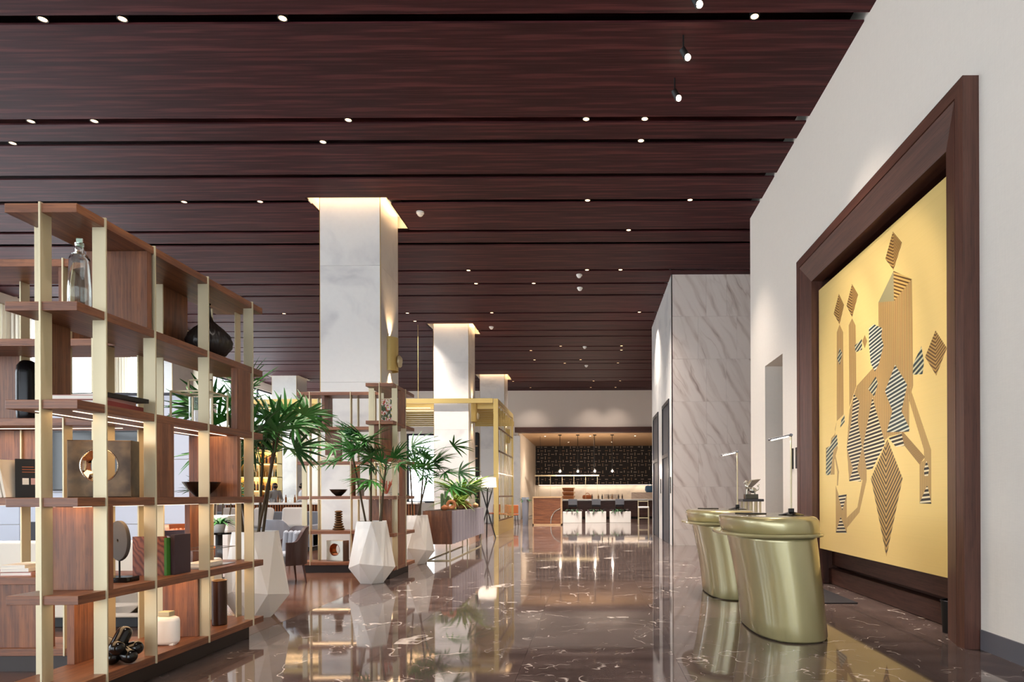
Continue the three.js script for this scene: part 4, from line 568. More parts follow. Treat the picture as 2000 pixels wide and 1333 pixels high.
// ---------- fluted cabinet and what stands on it ----------
{
  const x0 = -3.3, x1 = -2.73, d0 = 13.12, d1 = 17.0, o = thing('fluted_cabinet', [(x0 + x1) / 2, 0, -(d0 + d1) / 2], 'long low cabinet with a grey fluted side and walnut end on thin brass legs', 'cabinet');
  part(o, 'body', bd(x0, x1 - 0.02, 0.34, 0.99, d0 + 0.005, d1, 'y', 0.006), M.walnut); part(o, 'end_panel', bd(x0, x1, 0.335, 0.995, d0 - 0.015, d0 + 0.005, 'y', 0.003), M.walnut);
  const fl = new THREE.CylinderGeometry(0.16, 0.16, 0.65, 12, 1, false, 0, Math.PI); const fm = std(0x9a95a0, 0.45);
  for (let d = d0 + 0.17; d < d1 - 0.1; d += 0.322) { const m = lpart(o, 'flute', fl, fm); m.position.set(x1 - 0.02 - (x0 + x1) / 2, 0.665, -d + (d0 + d1) / 2); m.scale.x = 0.32; }
  for (const d of [d0 + 0.05, d0 + 1.9, d1 - 0.1]) for (const x of [x0 + 0.05, x1 - 0.05]) part(o, 'leg', bd(x - 0.012, x + 0.012, 0, 0.34, d - 0.012, d + 0.012), M.brass);
  part(o, 'base_rail', mg([bd(x0 + 0.04, x1 - 0.04, 0, 0.02, d0 + 0.04, d0 + 0.06), bd(x1 - 0.06, x1 - 0.04, 0, 0.02, d0 + 0.06, d1 - 0.08), bd(x0 + 0.04, x0 + 0.06, 0, 0.02, d0 + 0.06, d1 - 0.08)]), M.brass);
  part(o, 'planting_tray', bd(x0 + 0.03, x1 - 0.05, 0.985, 1.0, d0 + 0.05, d1 - 0.05), M.soil);
  const rg = mulberry(61);
  for (let i = 0; i < 12; i++) { // dried gourds and cut wood rings
    const d = d0 + 0.25 + i * 0.28, x = -3.05 + rg() * 0.22, r = 0.045 + rg() * 0.04, ring = i % 3 === 1;
    const g = ring ? new THREE.TorusGeometry(r, r * 0.42, 10, 20).scale(1, 1, 0.8).rotateY(rg() * 2).translate(0, r * 1.42, 0) : lathe([[0, 0], [r * 0.6, 0.0], [r, r * 0.5], [r * 0.85, r * 1.0], [r * 0.4, r * 1.3], [r * 0.15, r * 1.5], [0, r * 1.5]], 18).rotateX(ring ? 0 : 0.0);
    one(ring ? 'wood_ring' : 'dried_gourd', [x, 1.0, -d], g, ring ? M.terracotta : std([0xb06a3e, 0x8a5234, 0xc79468][i % 3], 0.7), ring ? 'cut wooden ring among dried gourds on the fluted cabinet' : `${['rust brown', 'dark brown', 'pale tan'][i % 3]} dried gourd lying in the planting on the fluted cabinet`, ring ? 'wood ring' : 'gourd', ring ? 'wooden rings on the cabinet' : 'dried gourds on the cabinet');
  }
  tuft('lime_fern', [-2.98, 1.0, -14.6], 'bright lime green fern on the fluted cabinet', 'plant', { n: 120, L: 0.55, w: 0.035, mat: [M.lime], potR: 0.08, potH: 0.08, potMat: M.soil, seed: 5 });
  tuft('climbing_plant', [-3.0, 1.0, -15.55], 'tall yellow green leafy plant on the fluted cabinet', 'plant', { n: 150, L: 1.0, w: 0.06, mat: [M.lime, M.leaf2], potR: 0.09, potH: 0.1, potMat: M.soil, spreadA: 0.32, seed: 8 });
  tuft('grey_succulent', [-3.12, 1.0, -16.35], 'small grey green spiky plant at the end of the fluted cabinet', 'plant', { n: 40, L: 0.28, w: 0.025, mat: [std(0x7b8f78, 0.6, 0, { side: THREE.DoubleSide })], potR: 0.07, potH: 0.08, potMat: M.terracotta, seed: 9 });
  const c = thing('orchid', [-2.88, 1.0, -16.72], 'white orchid with arching stems on the fluted cabinet', 'orchid'); for (const s of [-1, 1]) { const e = V(s * 0.1 + 0.05, 0.72, s * 0.12); lpart(c, 'stem', tube([V(0, 0, 0), V(0.0, 0.4, s * 0.03), e], 0.006, 12, 6), M.leaf); for (let i = 0; i < 6; i++) { const f = []; for (let k = 0; k < 5; k++) { const q = new THREE.SphereGeometry(0.035, 8, 6).scale(1, 0.25, 0.7).translate(0.035, 0, 0).rotateY(k * 1.256); f.push(q); } const q = mg(f).rotateX(rg() * 2).rotateZ(rg() * 2).translate(e.x * (0.6 + i * 0.1), 0.5 + i * 0.045, e.z * (0.6 + i * 0.12)); lpart(c, 'flower', q, M.white); } }
  const cac = (d, h) => { const k = thing('column_cactus', [-3.05, 1.0, -d], 'upright ribbed green cactus on the fluted cabinet', 'cactus', 'cacti on the fluted cabinet'); lpart(k, 'trunk', new THREE.CapsuleGeometry(0.035, h, 6, 12).translate(0, h / 2 + 0.03, 0), std(0x5c7a55, 0.6)); lpart(k, 'arm', new THREE.CapsuleGeometry(0.022, h * 0.4, 5, 10).translate(0.06, h * 0.6, 0), std(0x5c7a55, 0.6)); }; cac(13.7, 0.28); cac(14.05, 0.34);
}
// ---------- seating ----------
const rb = (w, h, d, x, y, z, r = 0.03, s = 2) => new RoundedBoxGeometry(w, h, d, s, r).translate(x, y + h / 2, z);
function sofa(base, turn, w, mats, label, opt = {}) {
  const o = thing('sofa', base, label, 'sofa'), h = opt.h ?? 0.84, dp = 0.85, [m1, m2] = mats;
  lpart(o, 'base', rb(w, 0.3, dp, 0, 0.1, 0, 0.02), m1); const n = Math.max(1, Math.round(w / 0.9));
  for (let i = 0; i < n; i++) { const x = -w / 2 + 0.12 + (i + 0.5) * (w - 0.24) / n; lpart(o, 'seat_cushion', rb((w - 0.24) / n - 0.01, 0.14, dp - 0.22, x, 0.39, 0.1, 0.04), m2); lpart(o, 'back_panel', rb(w / n - 0.006, h - 0.12, 0.16, -w / 2 + (i + 0.5) * w / n, 0.12, -dp / 2 + 0.08, 0.03), m1); }
  for (const s of [-1, 1]) lpart(o, 'arm', rb(0.12, 0.52, dp - 0.16, s * (w / 2 - 0.06), 0.1, 0.08, 0.03), m1); lpart(o, 'plinth', rb(w - 0.1, 0.1, dp - 0.1, 0, 0, 0, 0.005, 1), M.black); o.rotation.y = turn; return o;
}
sofa([-5.9, 0, -7.0], Math.PI, 3.6, [M.cream, M.cream], 'cream leather sofa with its back to the long shelf unit', { h: 0.86 });
sofa([-8.1, 0, -16.0], 0, 3.2, [M.greyfab, M.greyfab], 'grey fabric sofa with pale cushions in front of the bar', { h: 0.92 });
for (let i = 0; i < 4; i++) { const g = new RoundedBoxGeometry(0.5, 0.5, 0.16, 4, 0.075), p = g.attributes.position; for (let k = 0; k < p.count; k++) { const e = 1 - 0.22 * (Math.abs(p.getX(k)) / 0.25) ** 2 * (Math.abs(p.getY(k)) / 0.25) ** 2; p.setX(k, p.getX(k) * (0.86 + 0.14 * e)); } g.computeVertexNormals(); const c = one('throw_cushion', [-9.3 + i * 0.72, 0.52, -15.98], g.rotateX(-0.25).translate(0, 0.26, 0), M.pale, 'pale square throw cushion leaning on the grey sofa', 'cushion', 'cushions on the grey sofa'); c.rotation.y = (i % 2 ? 0.2 : -0.15); }
function armchair(base, turn, shell, inner, label, { legs = M.dark, ribs = true } = {}) {
  const o = thing('armchair', base, label, 'armchair');
  // curved shell of back and arms
  const mk = (r0, r1, y0, yb, ya) => { const P = [], I = [], n = 32; for (let k = 0; k <= n; k++) { const a = Math.PI * (-0.06 + 1.12 * k / n), s = Math.sin(Math.min(Math.PI, Math.max(0, a))), yt = ya + (yb - ya) * sst(0.15, 0.8, s); for (const [r, y] of [[r0, y0], [r1 * 1.0, y0], [r1 * 1.08, yt], [r0 * 1.1, yt + 0.0]]) P.push(Math.cos(a) * r, y, -Math.sin(a) * r * 0.95); }
    for (let k = 0; k < n; k++) for (let j = 0; j < 4; j++) { const a = k * 4 + j, b = k * 4 + (j + 1) % 4; I.push(a, a + 4, b, b, a + 4, b + 4); } for (const s of [0, n * 4]) I.push(s, s + 1, s + 2, s, s + 2, s + 3); const g = new THREE.BufferGeometry(); g.setAttribute('position', new THREE.Float32BufferAttribute(P, 3)); g.setIndex(I); const q = g.toNonIndexed(); q.computeVertexNormals(); return uvm(q); };
  const s2 = shell.clone(); s2.side = THREE.DoubleSide; lpart(o, 'shell', mk(0.29, 0.35, 0.28, 0.84, 0.62), s2); 
  if (ribs) for (let k = 0; k < 9; k++) { const a = Math.PI * (0.14 + 0.72 * k / 8); lpart(o, 'back_channel', new THREE.CapsuleGeometry(0.042, 0.26, 4, 8).rotateX(-0.09).rotateY(0).translate(0, 0, 0).applyMatrix4(new THREE.Matrix4().makeTranslation(Math.cos(a) * 0.275, 0.6, -Math.sin(a) * 0.262)), inner); }
  lpart(o, 'seat', rb(0.56, 0.16, 0.56, 0, 0.3, 0.05, 0.05), inner); for (const [x, z] of [[-0.24, 0.24], [0.24, 0.24], [-0.2, -0.22], [0.2, -0.22]]) lpart(o, 'leg', rod(V(x, 0.32, z), V(x * 1.18, 0, z * 1.18), 0.02, 8, 0.012), legs); o.rotation.y = turn; return o;
}
armchair([-4.6, 0, -9.95], -0.85, M.leather, M.greyfab, 'brown leather tub armchair with a channelled grey inside back', {});
armchair([-5.45, 0, -8.75], 0.35, M.plum, M.plum, 'dark plum channel tufted armchair beyond the cream sofa');
armchair([-6.05, 0, -13.2], 2.6, M.greyfab, M.greyfab, 'grey felt tub armchair before the grey sofa', { ribs: false });
armchair([-6.6, 0, -11.0], 1.4, M.tan, M.tan, 'tan leather tub armchair near the round table');
{ // small round table, low planter, side table and black chair
  const t = thing('round_table', [-5.75, 0, -10.3], 'small black round pedestal table in the lounge', 'table'); lpart(t, 'top', cyl(0, 0.72, 0, 0.35, 0.03, 36), M.blackgloss); lpart(t, 'pedestal', cyl(0, 0.02, 0, 0.05, 0.7, 16), M.black); lpart(t, 'foot', cyl(0, 0, 0, 0.24, 0.02, 32), M.black);
  tuft('bowl_planter', [-5.75, 0.75, -10.3], 'leafy green plant in a small white pot on the round black table', 'potted plant', { n: 50, L: 0.26, w: 0.035, mat: [M.leaf, M.leaf2], potR: 0.1, potH: 0.12, potMat: M.white, seed: 12 });
  const b = thing('trough_planter', [-7.0, 0, -12.4], 'tall white trough planter with dark leafy plants in the lounge', 'planter'); lpart(b, 'trough', new RoundedBoxGeometry(0.75, 0.95, 0.45, 2, 0.02).translate(0, 0.475, 0), M.white); const rg = mulberry(77); for (let k = 0; k < 5; k++) { const x = -0.28 + k * 0.14; lpart(b, 'stem', tube([V(x, 0.93, 0), V(x + 0.02, 1.2, 0), V(x + (rg() - 0.5) * 0.2, 1.5, 0)], 0.012, 8, 6), M.stem); for (let j = 0; j < 3; j++) lpart(b, 'frond', frond(V(x, 1.25 + j * 0.1, 0), V(Math.cos(rg() * 6.28), 0.3, Math.sin(rg() * 6.28)), 0.15, 0.3, 7, rg), M.leaf3); }
  const s = thing('frame_chair', [-7.9, 0, -9.4], 'black square framed metal chair beyond the cream sofa', 'chair'); lpart(s, 'seat', rb(0.5, 0.06, 0.5, 0, 0.43, 0, 0.02), M.charcoal); lpart(s, 'back', rb(0.5, 0.34, 0.03, 0, 0.6, -0.24, 0.01), M.charcoal); for (const [x, z] of [[-0.24, -0.24], [0.24, -0.24], [-0.24, 0.24], [0.24, 0.24]]) lpart(s, 'leg', rb(0.03, z < 0 ? 0.95 : 0.43, 0.03, x, 0, z, 0.004, 1), M.black);
  const tv = thing('wall_screen', [-10.45, 1.43, -13.99], 'large dark glossy screen on the pale panelled partition', 'screen'); lpart(tv, 'bezel', new RoundedBoxGeometry(2.1, 1.25, 0.05, 1, 0.008).translate(0, 0.625, 0.03), M.black); lpart(tv, 'screen_glass', new THREE.PlaneGeometry(2.04, 1.19).translate(0, 0.625, 0.0565), std(0x10110f, 0.08));
  const cu = (d, k) => { const o = thing('curtain', [-15.7, 0.05, -d], 'full height cream curtain gathered beside a lounge window', 'curtain', 'cream curtains along the lounge windows'); const P = [], I = [], n = 60, w = 1.2; for (let i = 0; i <= n; i++) { const z = -w / 2 + w * i / n, x = 0.06 * Math.sin(i / n * Math.PI * 18); P.push(x, 0, z, x * 0.9, 6.4, z); } for (let i = 0; i < n; i++) I.push(2 * i, 2 * i + 1, 2 * i + 2, 2 * i + 1, 2 * i + 3, 2 * i + 2); const g = new THREE.BufferGeometry(); g.setAttribute('position', new THREE.Float32BufferAttribute(P, 3)); g.setIndex(I); g.computeVertexNormals(); const m = std(0xe9e2d2, 0.9, 0, { side: THREE.DoubleSide, transmission: 0.35, thickness: 0 }); lpart(o, 'drape', uvm(g), m); lpart(o, 'rail', rod(V(0, 6.42, -w / 2), V(0, 6.42, w / 2), 0.015, 8), M.brass); };
  [14.0, 18.1, 22.1, 26.2].forEach(cu);
}
// tripod floor lamp
{ const o = thing('tripod_lamp', [-3.15, 0, -20.3], 'floor lamp with crossed black tripod legs and a white drum shade', 'lamp'); for (let k = 0; k < 3; k++) { const a = k * 2.094 + 0.3; lpart(o, 'leg', rod(V(Math.cos(a) * 0.28, 0, Math.sin(a) * 0.28), V(-Math.cos(a) * 0.2, 1.52, -Math.sin(a) * 0.2), 0.02, 10), M.black); } lpart(o, 'shade', new THREE.CylinderGeometry(0.27, 0.29, 0.3, 36, 1, true).translate(0, 1.69, 0), std(0xf3efe8, 0.9, 0, { side: THREE.DoubleSide, transmission: 0.4, thickness: 0 })); lpart(o, 'collar', cyl(0, 1.5, 0, 0.05, 0.06, 16), M.black); lpart(o, 'bulb', new THREE.SphereGeometry(0.04, 12, 10).translate(0, 1.66, 0), glow(WARM2, 3)); const l = new THREE.PointLight(WARM2, 1.2); l.position.set(-3.15, 1.66, -20.3); l.castShadow = true; scene.add(l); }
// ---------- gold lattice screen and bar canopy ----------
{
  const x = -3.0, d0 = 21.7, d1 = 26.0, o = thing('lattice_screen', [x, 0, -(d0 + d1) / 2], 'tall gold lattice screen with narrow upright bars beside the walkway', 'screen');
  part(o, 'end_post', bd(x - 0.15, x, 0, 4.45, d0, d0 + 0.08), M.gold); part(o, 'end_post', bd(x - 0.08, x, 0, 4.45, d1 - 0.08, d1), M.gold); part(o, 'base_panel', bd(x - 0.07, x - 0.01, 0, 0.43, d0 + 0.08, d1 - 0.08, 'z'), M.gold); part(o, 'top_rail', bd(x - 0.08, x, 4.3, 4.45, d0 + 0.08, d1 - 0.08), M.gold);
  for (const y of [0.43, 1.23, 2.0, 2.74, 3.5]) part(o, 'rail', bd(x - 0.06, x - 0.02, y, y + 0.05, d0 + 0.08, d1 - 0.08), M.bronze);
  const rg = mulberry(91); for (let d = d0 + 0.3; d < d1 - 0.15; d += 0.4 + rg() * 0.12) part(o, 'upright_bar', bd(x - 0.045, x - 0.027, 0.43, 4.3, d, d + 0.06), M.gold);
  const c = thing('bar_canopy', [-7.3, 4.45, -25], 'gold slatted canopy hung over the bar', 'canopy'), xl = -11.6;
  part(c, 'fascia', bd(xl, -3.16, 4.3, 4.45, 21.62, 21.72), M.gold); part(c, 'side_beam', bd(xl, xl + 0.1, 4.3, 4.45, 21.72, 28.6), M.gold);
  for (let d = 22.35; d < 28.6; d += 0.7) { part(c, 'slat', bd(xl + 0.1, -3.2, 4.2, 4.4, d, d + 0.08), M.gold); if (d < 23.5) { part(c, 'light_strip', bd(xl + 0.3, -5.3, 4.2, 4.215, d - 0.25, d - 0.23), glow(WARM, 5)); rect((xl - 5.0) / 2, 4.19, -(d - 0.24), 6.0, 0.02, [0, -1, 0], 50); } }
  for (const [a, d] of [[-11.5, 21.7], [-8.6, 21.7], [-5.6, 21.7], [-11.5, 28.4], [-5.6, 28.4]]) part(c, 'hanger', bd(a - 0.006, a + 0.006, 4.45, 6.9, d - 0.006, d + 0.006), M.gold);
}
// ---------- bar ----------
{
  const o = thing('bar_counter', [-9.3, 0, -23.2], 'long bar counter with a stone top and copper fluted front', 'counter');
  part(o, 'body', bd(-12.6, -6.0, 0.05, 1.0, 22.95, 23.6), M.dark); part(o, 'counter_top', bd(-12.7, -5.9, 1.0, 1.07, 22.75, 23.75, 'x', 0.01), M.stone); part(o, 'plinth', bd(-12.5, -6.1, 0, 0.05, 23.05, 23.5), M.black);
  const sl = new THREE.CylinderGeometry(0.03, 0.03, 0.93, 6), cm = std(0xa2643c, 0.35, 0.5); for (let x = -12.55; x < -6.0; x += 0.09) { const m = lpart(o, 'flute', sl, cm); m.position.set(x + 9.3, 0.53, 23.2 - 22.94); }
  part(o, 'foot_rail', rod(V(-12.5, 0.2, -22.7), V(-6.1, 0.2, -22.7), 0.02, 8), M.brass);
  const gl = mulberry(15); for (let i = 0; i < 22; i++) { const tall = i % 3; one(tall ? 'tumbler' : 'bar_bottle', [-11.7 + i * 0.12, 1.07, -23.1 - gl() * 0.3], tall ? lathe([[0, 0], [0.03, 0], [0.036, 0.11], [0.034, 0.11], [0.028, 0.006], [0, 0.006]], 12) : lathe([[0, 0], [0.036, 0], [0.036, 0.16], [0.014, 0.21], [0.014, 0.27], [0, 0.27]], 12), tall ? M.glass : std([0x7a4a22, 0xb06a50, 0x30402a][i % 3], 0.15), tall ? 'clear tumbler standing on the bar counter' : 'liquor bottle standing on the bar counter', tall ? 'glass' : 'bottle', tall ? 'tumblers on the bar counter' : 'bottles on the bar counter'); }
  const s = thing('back_bar_shelf', [-14.2, 0, -27.2], 'glowing gold back bar shelving filled with bottles', 'shelving');
  const X0 = -15.7, X1 = -12.68, D = 27.0; part(s, 'back_panel', bd(X0, X1, 0.9, 4.1, D + 0.38, D + 0.42), std(0xe8c98a, 0.6)); part(s, 'cabinet_base', bd(X0, X1, 0, 0.95, D - 0.1, D + 0.42), M.dark);
  const xs = [X0, -14.95, -14.2, -13.45, X1 - 0.03], ys = [0.95, 1.5, 2.05, 2.6, 3.15, 3.7, 4.1]; xs.forEach((x) => part(s, 'upright', bd(x, x + 0.03, 0.95, 4.13, D, D + 0.38), M.gold)); ys.forEach((y) => part(s, 'shelf', bd(X0, X1, y, y + 0.03, D, D + 0.38), M.gold));
  for (let i = 0; i < 6; i++) { part(s, 'light_strip', bd(X0 + 0.05, X1 - 0.05, ys[i + 1] - 0.02, ys[i + 1] - 0.005, D + 0.32, D + 0.34), glow(WARM, 5)); if (i % 2) rect((X0 + X1) / 2, ys[i + 1] - 0.025, -(D + 0.3), X1 - X0 - 0.1, 0.03, [0, -1, 0], 60); }
  const bcol = [0x6a3a1a, 0xb8823a, 0x2c3a22, 0xd9d2c0, 0x8a2e22, 0x3a2420], bname = ['brown', 'amber', 'dark green', 'pale cream', 'red', 'near black'], rown = ['lowest', 'second', 'third', 'fourth', 'fifth']; for (let r = 0; r < 5; r++) for (let i = 0; i < 11; i++) { const x = -14.1 + i * 0.125 + gl() * 0.02, h = 0.28 + gl() * 0.12, q = Math.floor(gl() * 6); one('shelf_bottle', [x, ys[r] + 0.03, -(D + 0.15 + gl() * 0.08)], lathe([[0, 0], [0.04, 0], [0.042, h * 0.6], [0.016, h * 0.75], [0.016, h], [0, h]], 10), std(bcol[q], 0.12), `${bname[q]} bottle on the ${rown[r]} shelf of the glowing back bar`, 'bottle', 'bottles on the back bar shelving'); }
}
// ---------- open kitchen beyond the lintel ----------
{
  const k = struct('wall_kitchen', [0.5, 0, -46.5]);
  T.dash = tex(512, 512, (u, v) => { const n = 12, i = Math.floor(u * n), j = Math.floor(v * n), fu = u * n - i, fv = v * n - j, h = (i + j) % 2, r = hash(i, j, 201), on = r > 0.2; const a = h ? fu : fv, b = h ? fv : fu; const dash = on && a > 0.1 + 0.3 * hash(i, j, 203) * (r > 0.7) && a < 0.95 && b > 0.4 && b < 0.58; const t = hash(i, j, 202); return dash ? ramp(t, [150, 132, 120], [196, 182, 168], [132, 94, 64]) : [13, 8, 9]; });
  part(k, 'tiled_wall', uvm(bd(-3.8, 6, 2.01, 4.8, 46.4, 46.6), 'x', 3.0), std(0xffffff, 0.6, 0, { map: T.dash })); part(k, 'marble_splashback', uvm(bd(-3.8, 6, 0.0, 2.01, 46.42, 46.6), 'x', 3.4), std(0xfff6e6, 0.25, 0, { map: T.stone }));
  part(k, 'side_wall', bd(-3.95, -3.8, 0, 4.8, 35.8, 46.6), M.cream); part(k, 'side_wall', bd(6, 6.2, 0, 4.8, 35.8, 46.6), M.cream);
  const c = struct('ceiling', [0.5, 4.75, -41]); for (let i = 0; i < 14; i++) { const a = 35.8 + i * 0.77; part(c, 'ceiling_board', bd(-3.95, 6.2, 4.7, 4.8, a, a + 0.762, 'x'), M.light); } part(c, 'ceiling_slab', bd(-3.95, 6.2, 4.8, 4.9, 35.8, 46.6), M.slab);
  const hood = struct('trim_2', [0, 2.0, -46.3]); part(hood, 'light_shelf', bd(-3.8, 6, 1.99, 2.03, 46.15, 46.4), M.dark); part(hood, 'light_strip', bd(-3.6, 5.8, 1.975, 1.985, 46.2, 46.25), glow(WARM2, 6)); rect(1.1, 1.97, -46.22, 9.2, 0.05, [0, -1, 0], 26, WARM2);
  for (const [x, d] of [[-2.6, 38.5], [0, 38.5], [2.6, 38.5], [-1.4, 43], [1.4, 43]]) { const o = thing('recessed_light', [x, 4.7, -d], 'small recessed downlight in the pale timber ceiling of the kitchen', 'light', 'downlights of the kitchen ceiling'); lpart(o, 'ring', new THREE.TorusGeometry(0.06, 0.008, 6, 20).rotateX(Math.PI / 2), M.white); lpart(o, 'lens', new THREE.CircleGeometry(0.055, 12).rotateX(Math.PI / 2).translate(0, -0.004, 0), glow(WARM2, 12)); spot(x, 4.67, -d, x, 0, -d, 24, 0.95, WARM2, 2); }
}
{
  const o = thing('kitchen_counter', [0.8, 0, -37], 'long pale stone topped kitchen counter with a lit edge', 'counter'); part(o, 'counter_top', bd(-3.2, 4.6, 0.97, 1.05, 36.5, 37.6, 'x', 0.01), M.stone); part(o, 'body', bd(-3.1, 4.5, 0.08, 0.97, 36.85, 37.5), M.dark); part(o, 'plinth', bd(-3.0, 4.4, 0, 0.08, 36.95, 37.4), M.black);
  const b = thing('work_counter', [0.8, 0, -45.5], 'back work counter of the kitchen along the marble splashback', 'counter'); part(b, 'counter_top', bd(-3.7, 5.8, 0.92, 0.97, 45.3, 46.4), M.stone); part(b, 'body', bd(-3.6, 5.7, 0, 0.92, 45.4, 46.35), M.darksteel);
  const h = thing('host_stand', [-1.85, 0, -28.9], 'walnut host stand with a pale frame and an inlaid curved motif', 'host stand'); const x0 = -2.48, x1 = -1.22, D = 28.5;
  part(h, 'body', bd(x0 + 0.06, x1 - 0.06, 0.06, 1.2, D + 0.02, D + 0.6), M.walnut); part(h, 'front_panel', bd(x0 + 0.05, x1 - 0.05, 0.06, 0.93, D, D + 0.02, 'x', 0.003), M.walnut); part(h, 'front_panel', bd(x0 + 0.05, x1 - 0.05, 0.94, 1.17, D, D + 0.02, 'x', 0.003), M.walnut); for (const x of [x0, x1 - 0.05]) part(h, 'frame_side', bd(x, x + 0.05, 0, 1.2, D - 0.01, D + 0.62), M.light); part(h, 'frame_top', bd(x0, x1, 1.17, 1.23, D - 0.02, D + 0.64), M.light); part(h, 'frame_foot', bd(x0, x1, 0, 0.06, D - 0.01, D + 0.62), M.light);
  part(h, 'curved_inlay', tube([V(-1.7, 0.07, -D + 0.002), V(-1.66, 0.35, -D + 0.002), V(-1.5, 0.6, -D + 0.002), V(-1.28, 0.72, -D + 0.002)], 0.02, 20, 6), M.silverleaf);
  tuft('host_plant', [-2.83, 0, -29.0], 'low dark leafy plant in a tall grey planter beside the host stand', 'potted plant', { n: 54, L: 0.3, w: 0.05, mat: [M.leaf3, M.leaf], potR: 0.16, potH: 1.2, potMat: std(0x8f93a0, 0.4), seed: 31 });
  [[-1.27, -0.4], [-0.235, 0.73], [0.9, 1.87]].forEach(([a, b], i) => { const m = (a + b) / 2, p = thing('box_planter', [m, 0, -31], ['white box planter of dark trailing plants closest to the host stand', 'white box planter of dark trailing plants between two like it', 'white box planter of dark trailing plants closest to the brass stool'][i], 'planter'); part(p, 'box', bd(a, b, 0.0, 0.52, 30.8, 31.3, 'x', 0.01), M.white); const rg = mulberry(300 + i); for (let q = 0; q < 9; q++) { const x = a + 0.16 + (b - a - 0.32) * q / 8, l = []; for (let r = 0; r < 9; r++) { const g = leaflet(0.16 + rg() * 0.1, 0.07, 1.4, rg); g.rotateZ(rg() * 0.9); g.rotateY(rg() * 6.28); g.translate(x + (rg() - 0.5) * 0.1, 0.54 + rg() * 0.06, -30.85 - rg() * 0.3); l.push(g); } part(p, 'foliage', mg(l), q % 2 ? M.leaf3 : M.plum); } });
  for (let i = 0; i < 3; i++) { const x = -0.9 + i * 1.2, s = thing('bar_stool', [x, 0, -34.2], `dark upholstered bar stool behind the ${['white planter by the host stand', 'middle white planter', 'white planter by the brass stool'][i]}`, 'stool', 'dark stools along the kitchen counter'); lpart(s, 'seat', rb(0.45, 0.1, 0.42, 0, 0.68, 0, 0.03), M.charcoal); lpart(s, 'back', rb(0.45, 0.3, 0.06, 0, 0.78, 0.2, 0.02), M.greyfab); for (const [a, b] of [[-0.19, -0.17], [0.19, -0.17], [-0.19, 0.17], [0.19, 0.17]]) lpart(s, 'leg', rod(V(a, 0.68, b), V(a * 1.15, 0, b * 1.15), 0.015, 8), M.black); lpart(s, 'foot_ring', new THREE.TorusGeometry(0.24, 0.01, 6, 24).rotateX(Math.PI / 2).translate(0, 0.25, 0), M.brass); }
  const g = thing('brass_stool', [2.35, 0, -29.5], 'tall brass framed stool beside the lift core', 'stool'); for (const [a, b] of [[-0.22, -0.2], [0.22, -0.2], [-0.22, 0.2], [0.22, 0.2]]) lpart(g, 'leg', rb(0.03, b < 0 ? 1.05 : 0.72, 0.03, a, 0, b, 0.004, 1), M.brass); for (const y of [0.25, 0.98]) lpart(g, 'rail', rb(0.44, 0.03, 0.03, 0, y, -0.2, 0.004, 1), M.brass); lpart(g, 'rail', rb(0.44, 0.03, 0.03, 0, 0.25, 0.2, 0.004, 1), M.brass); lpart(g, 'seat', rb(0.46, 0.07, 0.44, 0, 0.7, 0, 0.02), M.pale);
  for (let i = 0; i < 3; i++) { const s = thing('dining_chair', [-3.35 - i * 0.55, 0, -28.3 - i * 1.1], 'tan leather dining chair with thin black legs past the gold lattice screen', 'chair', 'tan chairs past the gold screen'); lpart(s, 'seat', rb(0.48, 0.07, 0.46, 0, 0.43, 0, 0.025), M.tan); lpart(s, 'back', rb(0.46, 0.36, 0.05, 0, 0.52, 0.21, 0.02), M.tan); for (const [a, b] of [[-0.2, -0.19], [0.2, -0.19], [-0.2, 0.19], [0.2, 0.19]]) lpart(s, 'leg', rod(V(a, 0.44, b), V(a * 1.15, 0, b * 1.15), 0.014, 8), M.black); s.rotation.y = 0.4 + i; }
}
// pendants over the counter
[-1.71, -0.7, 0.26, 1.25].forEach((x) => {
  const o = thing('pendant_lamp', [x, 4.7, -37.7], 'small glass pendant lamp on a thin black rod over the kitchen counter', 'pendant', 'pendant lamps over the kitchen counter'); lpart(o, 'ceiling_rose', cyl(0, -0.04, 0, 0.1, 0.04, 20), M.black); lpart(o, 'rod', cyl(0, -1.95, 0, 0.015, 1.92, 8), M.black); lpart(o, 'glass_shade', lathe([[0.03, 0], [0.07, -0.03], [0.12, -0.12], [0.14, -0.22]], 24).translate(0, -1.93, 0), (() => { const m = M.glass.clone(); m.side = THREE.DoubleSide; return m; })()); lpart(o, 'bulb', new THREE.SphereGeometry(0.055, 14, 10).translate(0, -2.07, 0), glow(WARM2, 25)); const l = new THREE.PointLight(WARM2, 6); l.position.set(x, 2.63, -37.7); l.castShadow = true; scene.add(l);
});
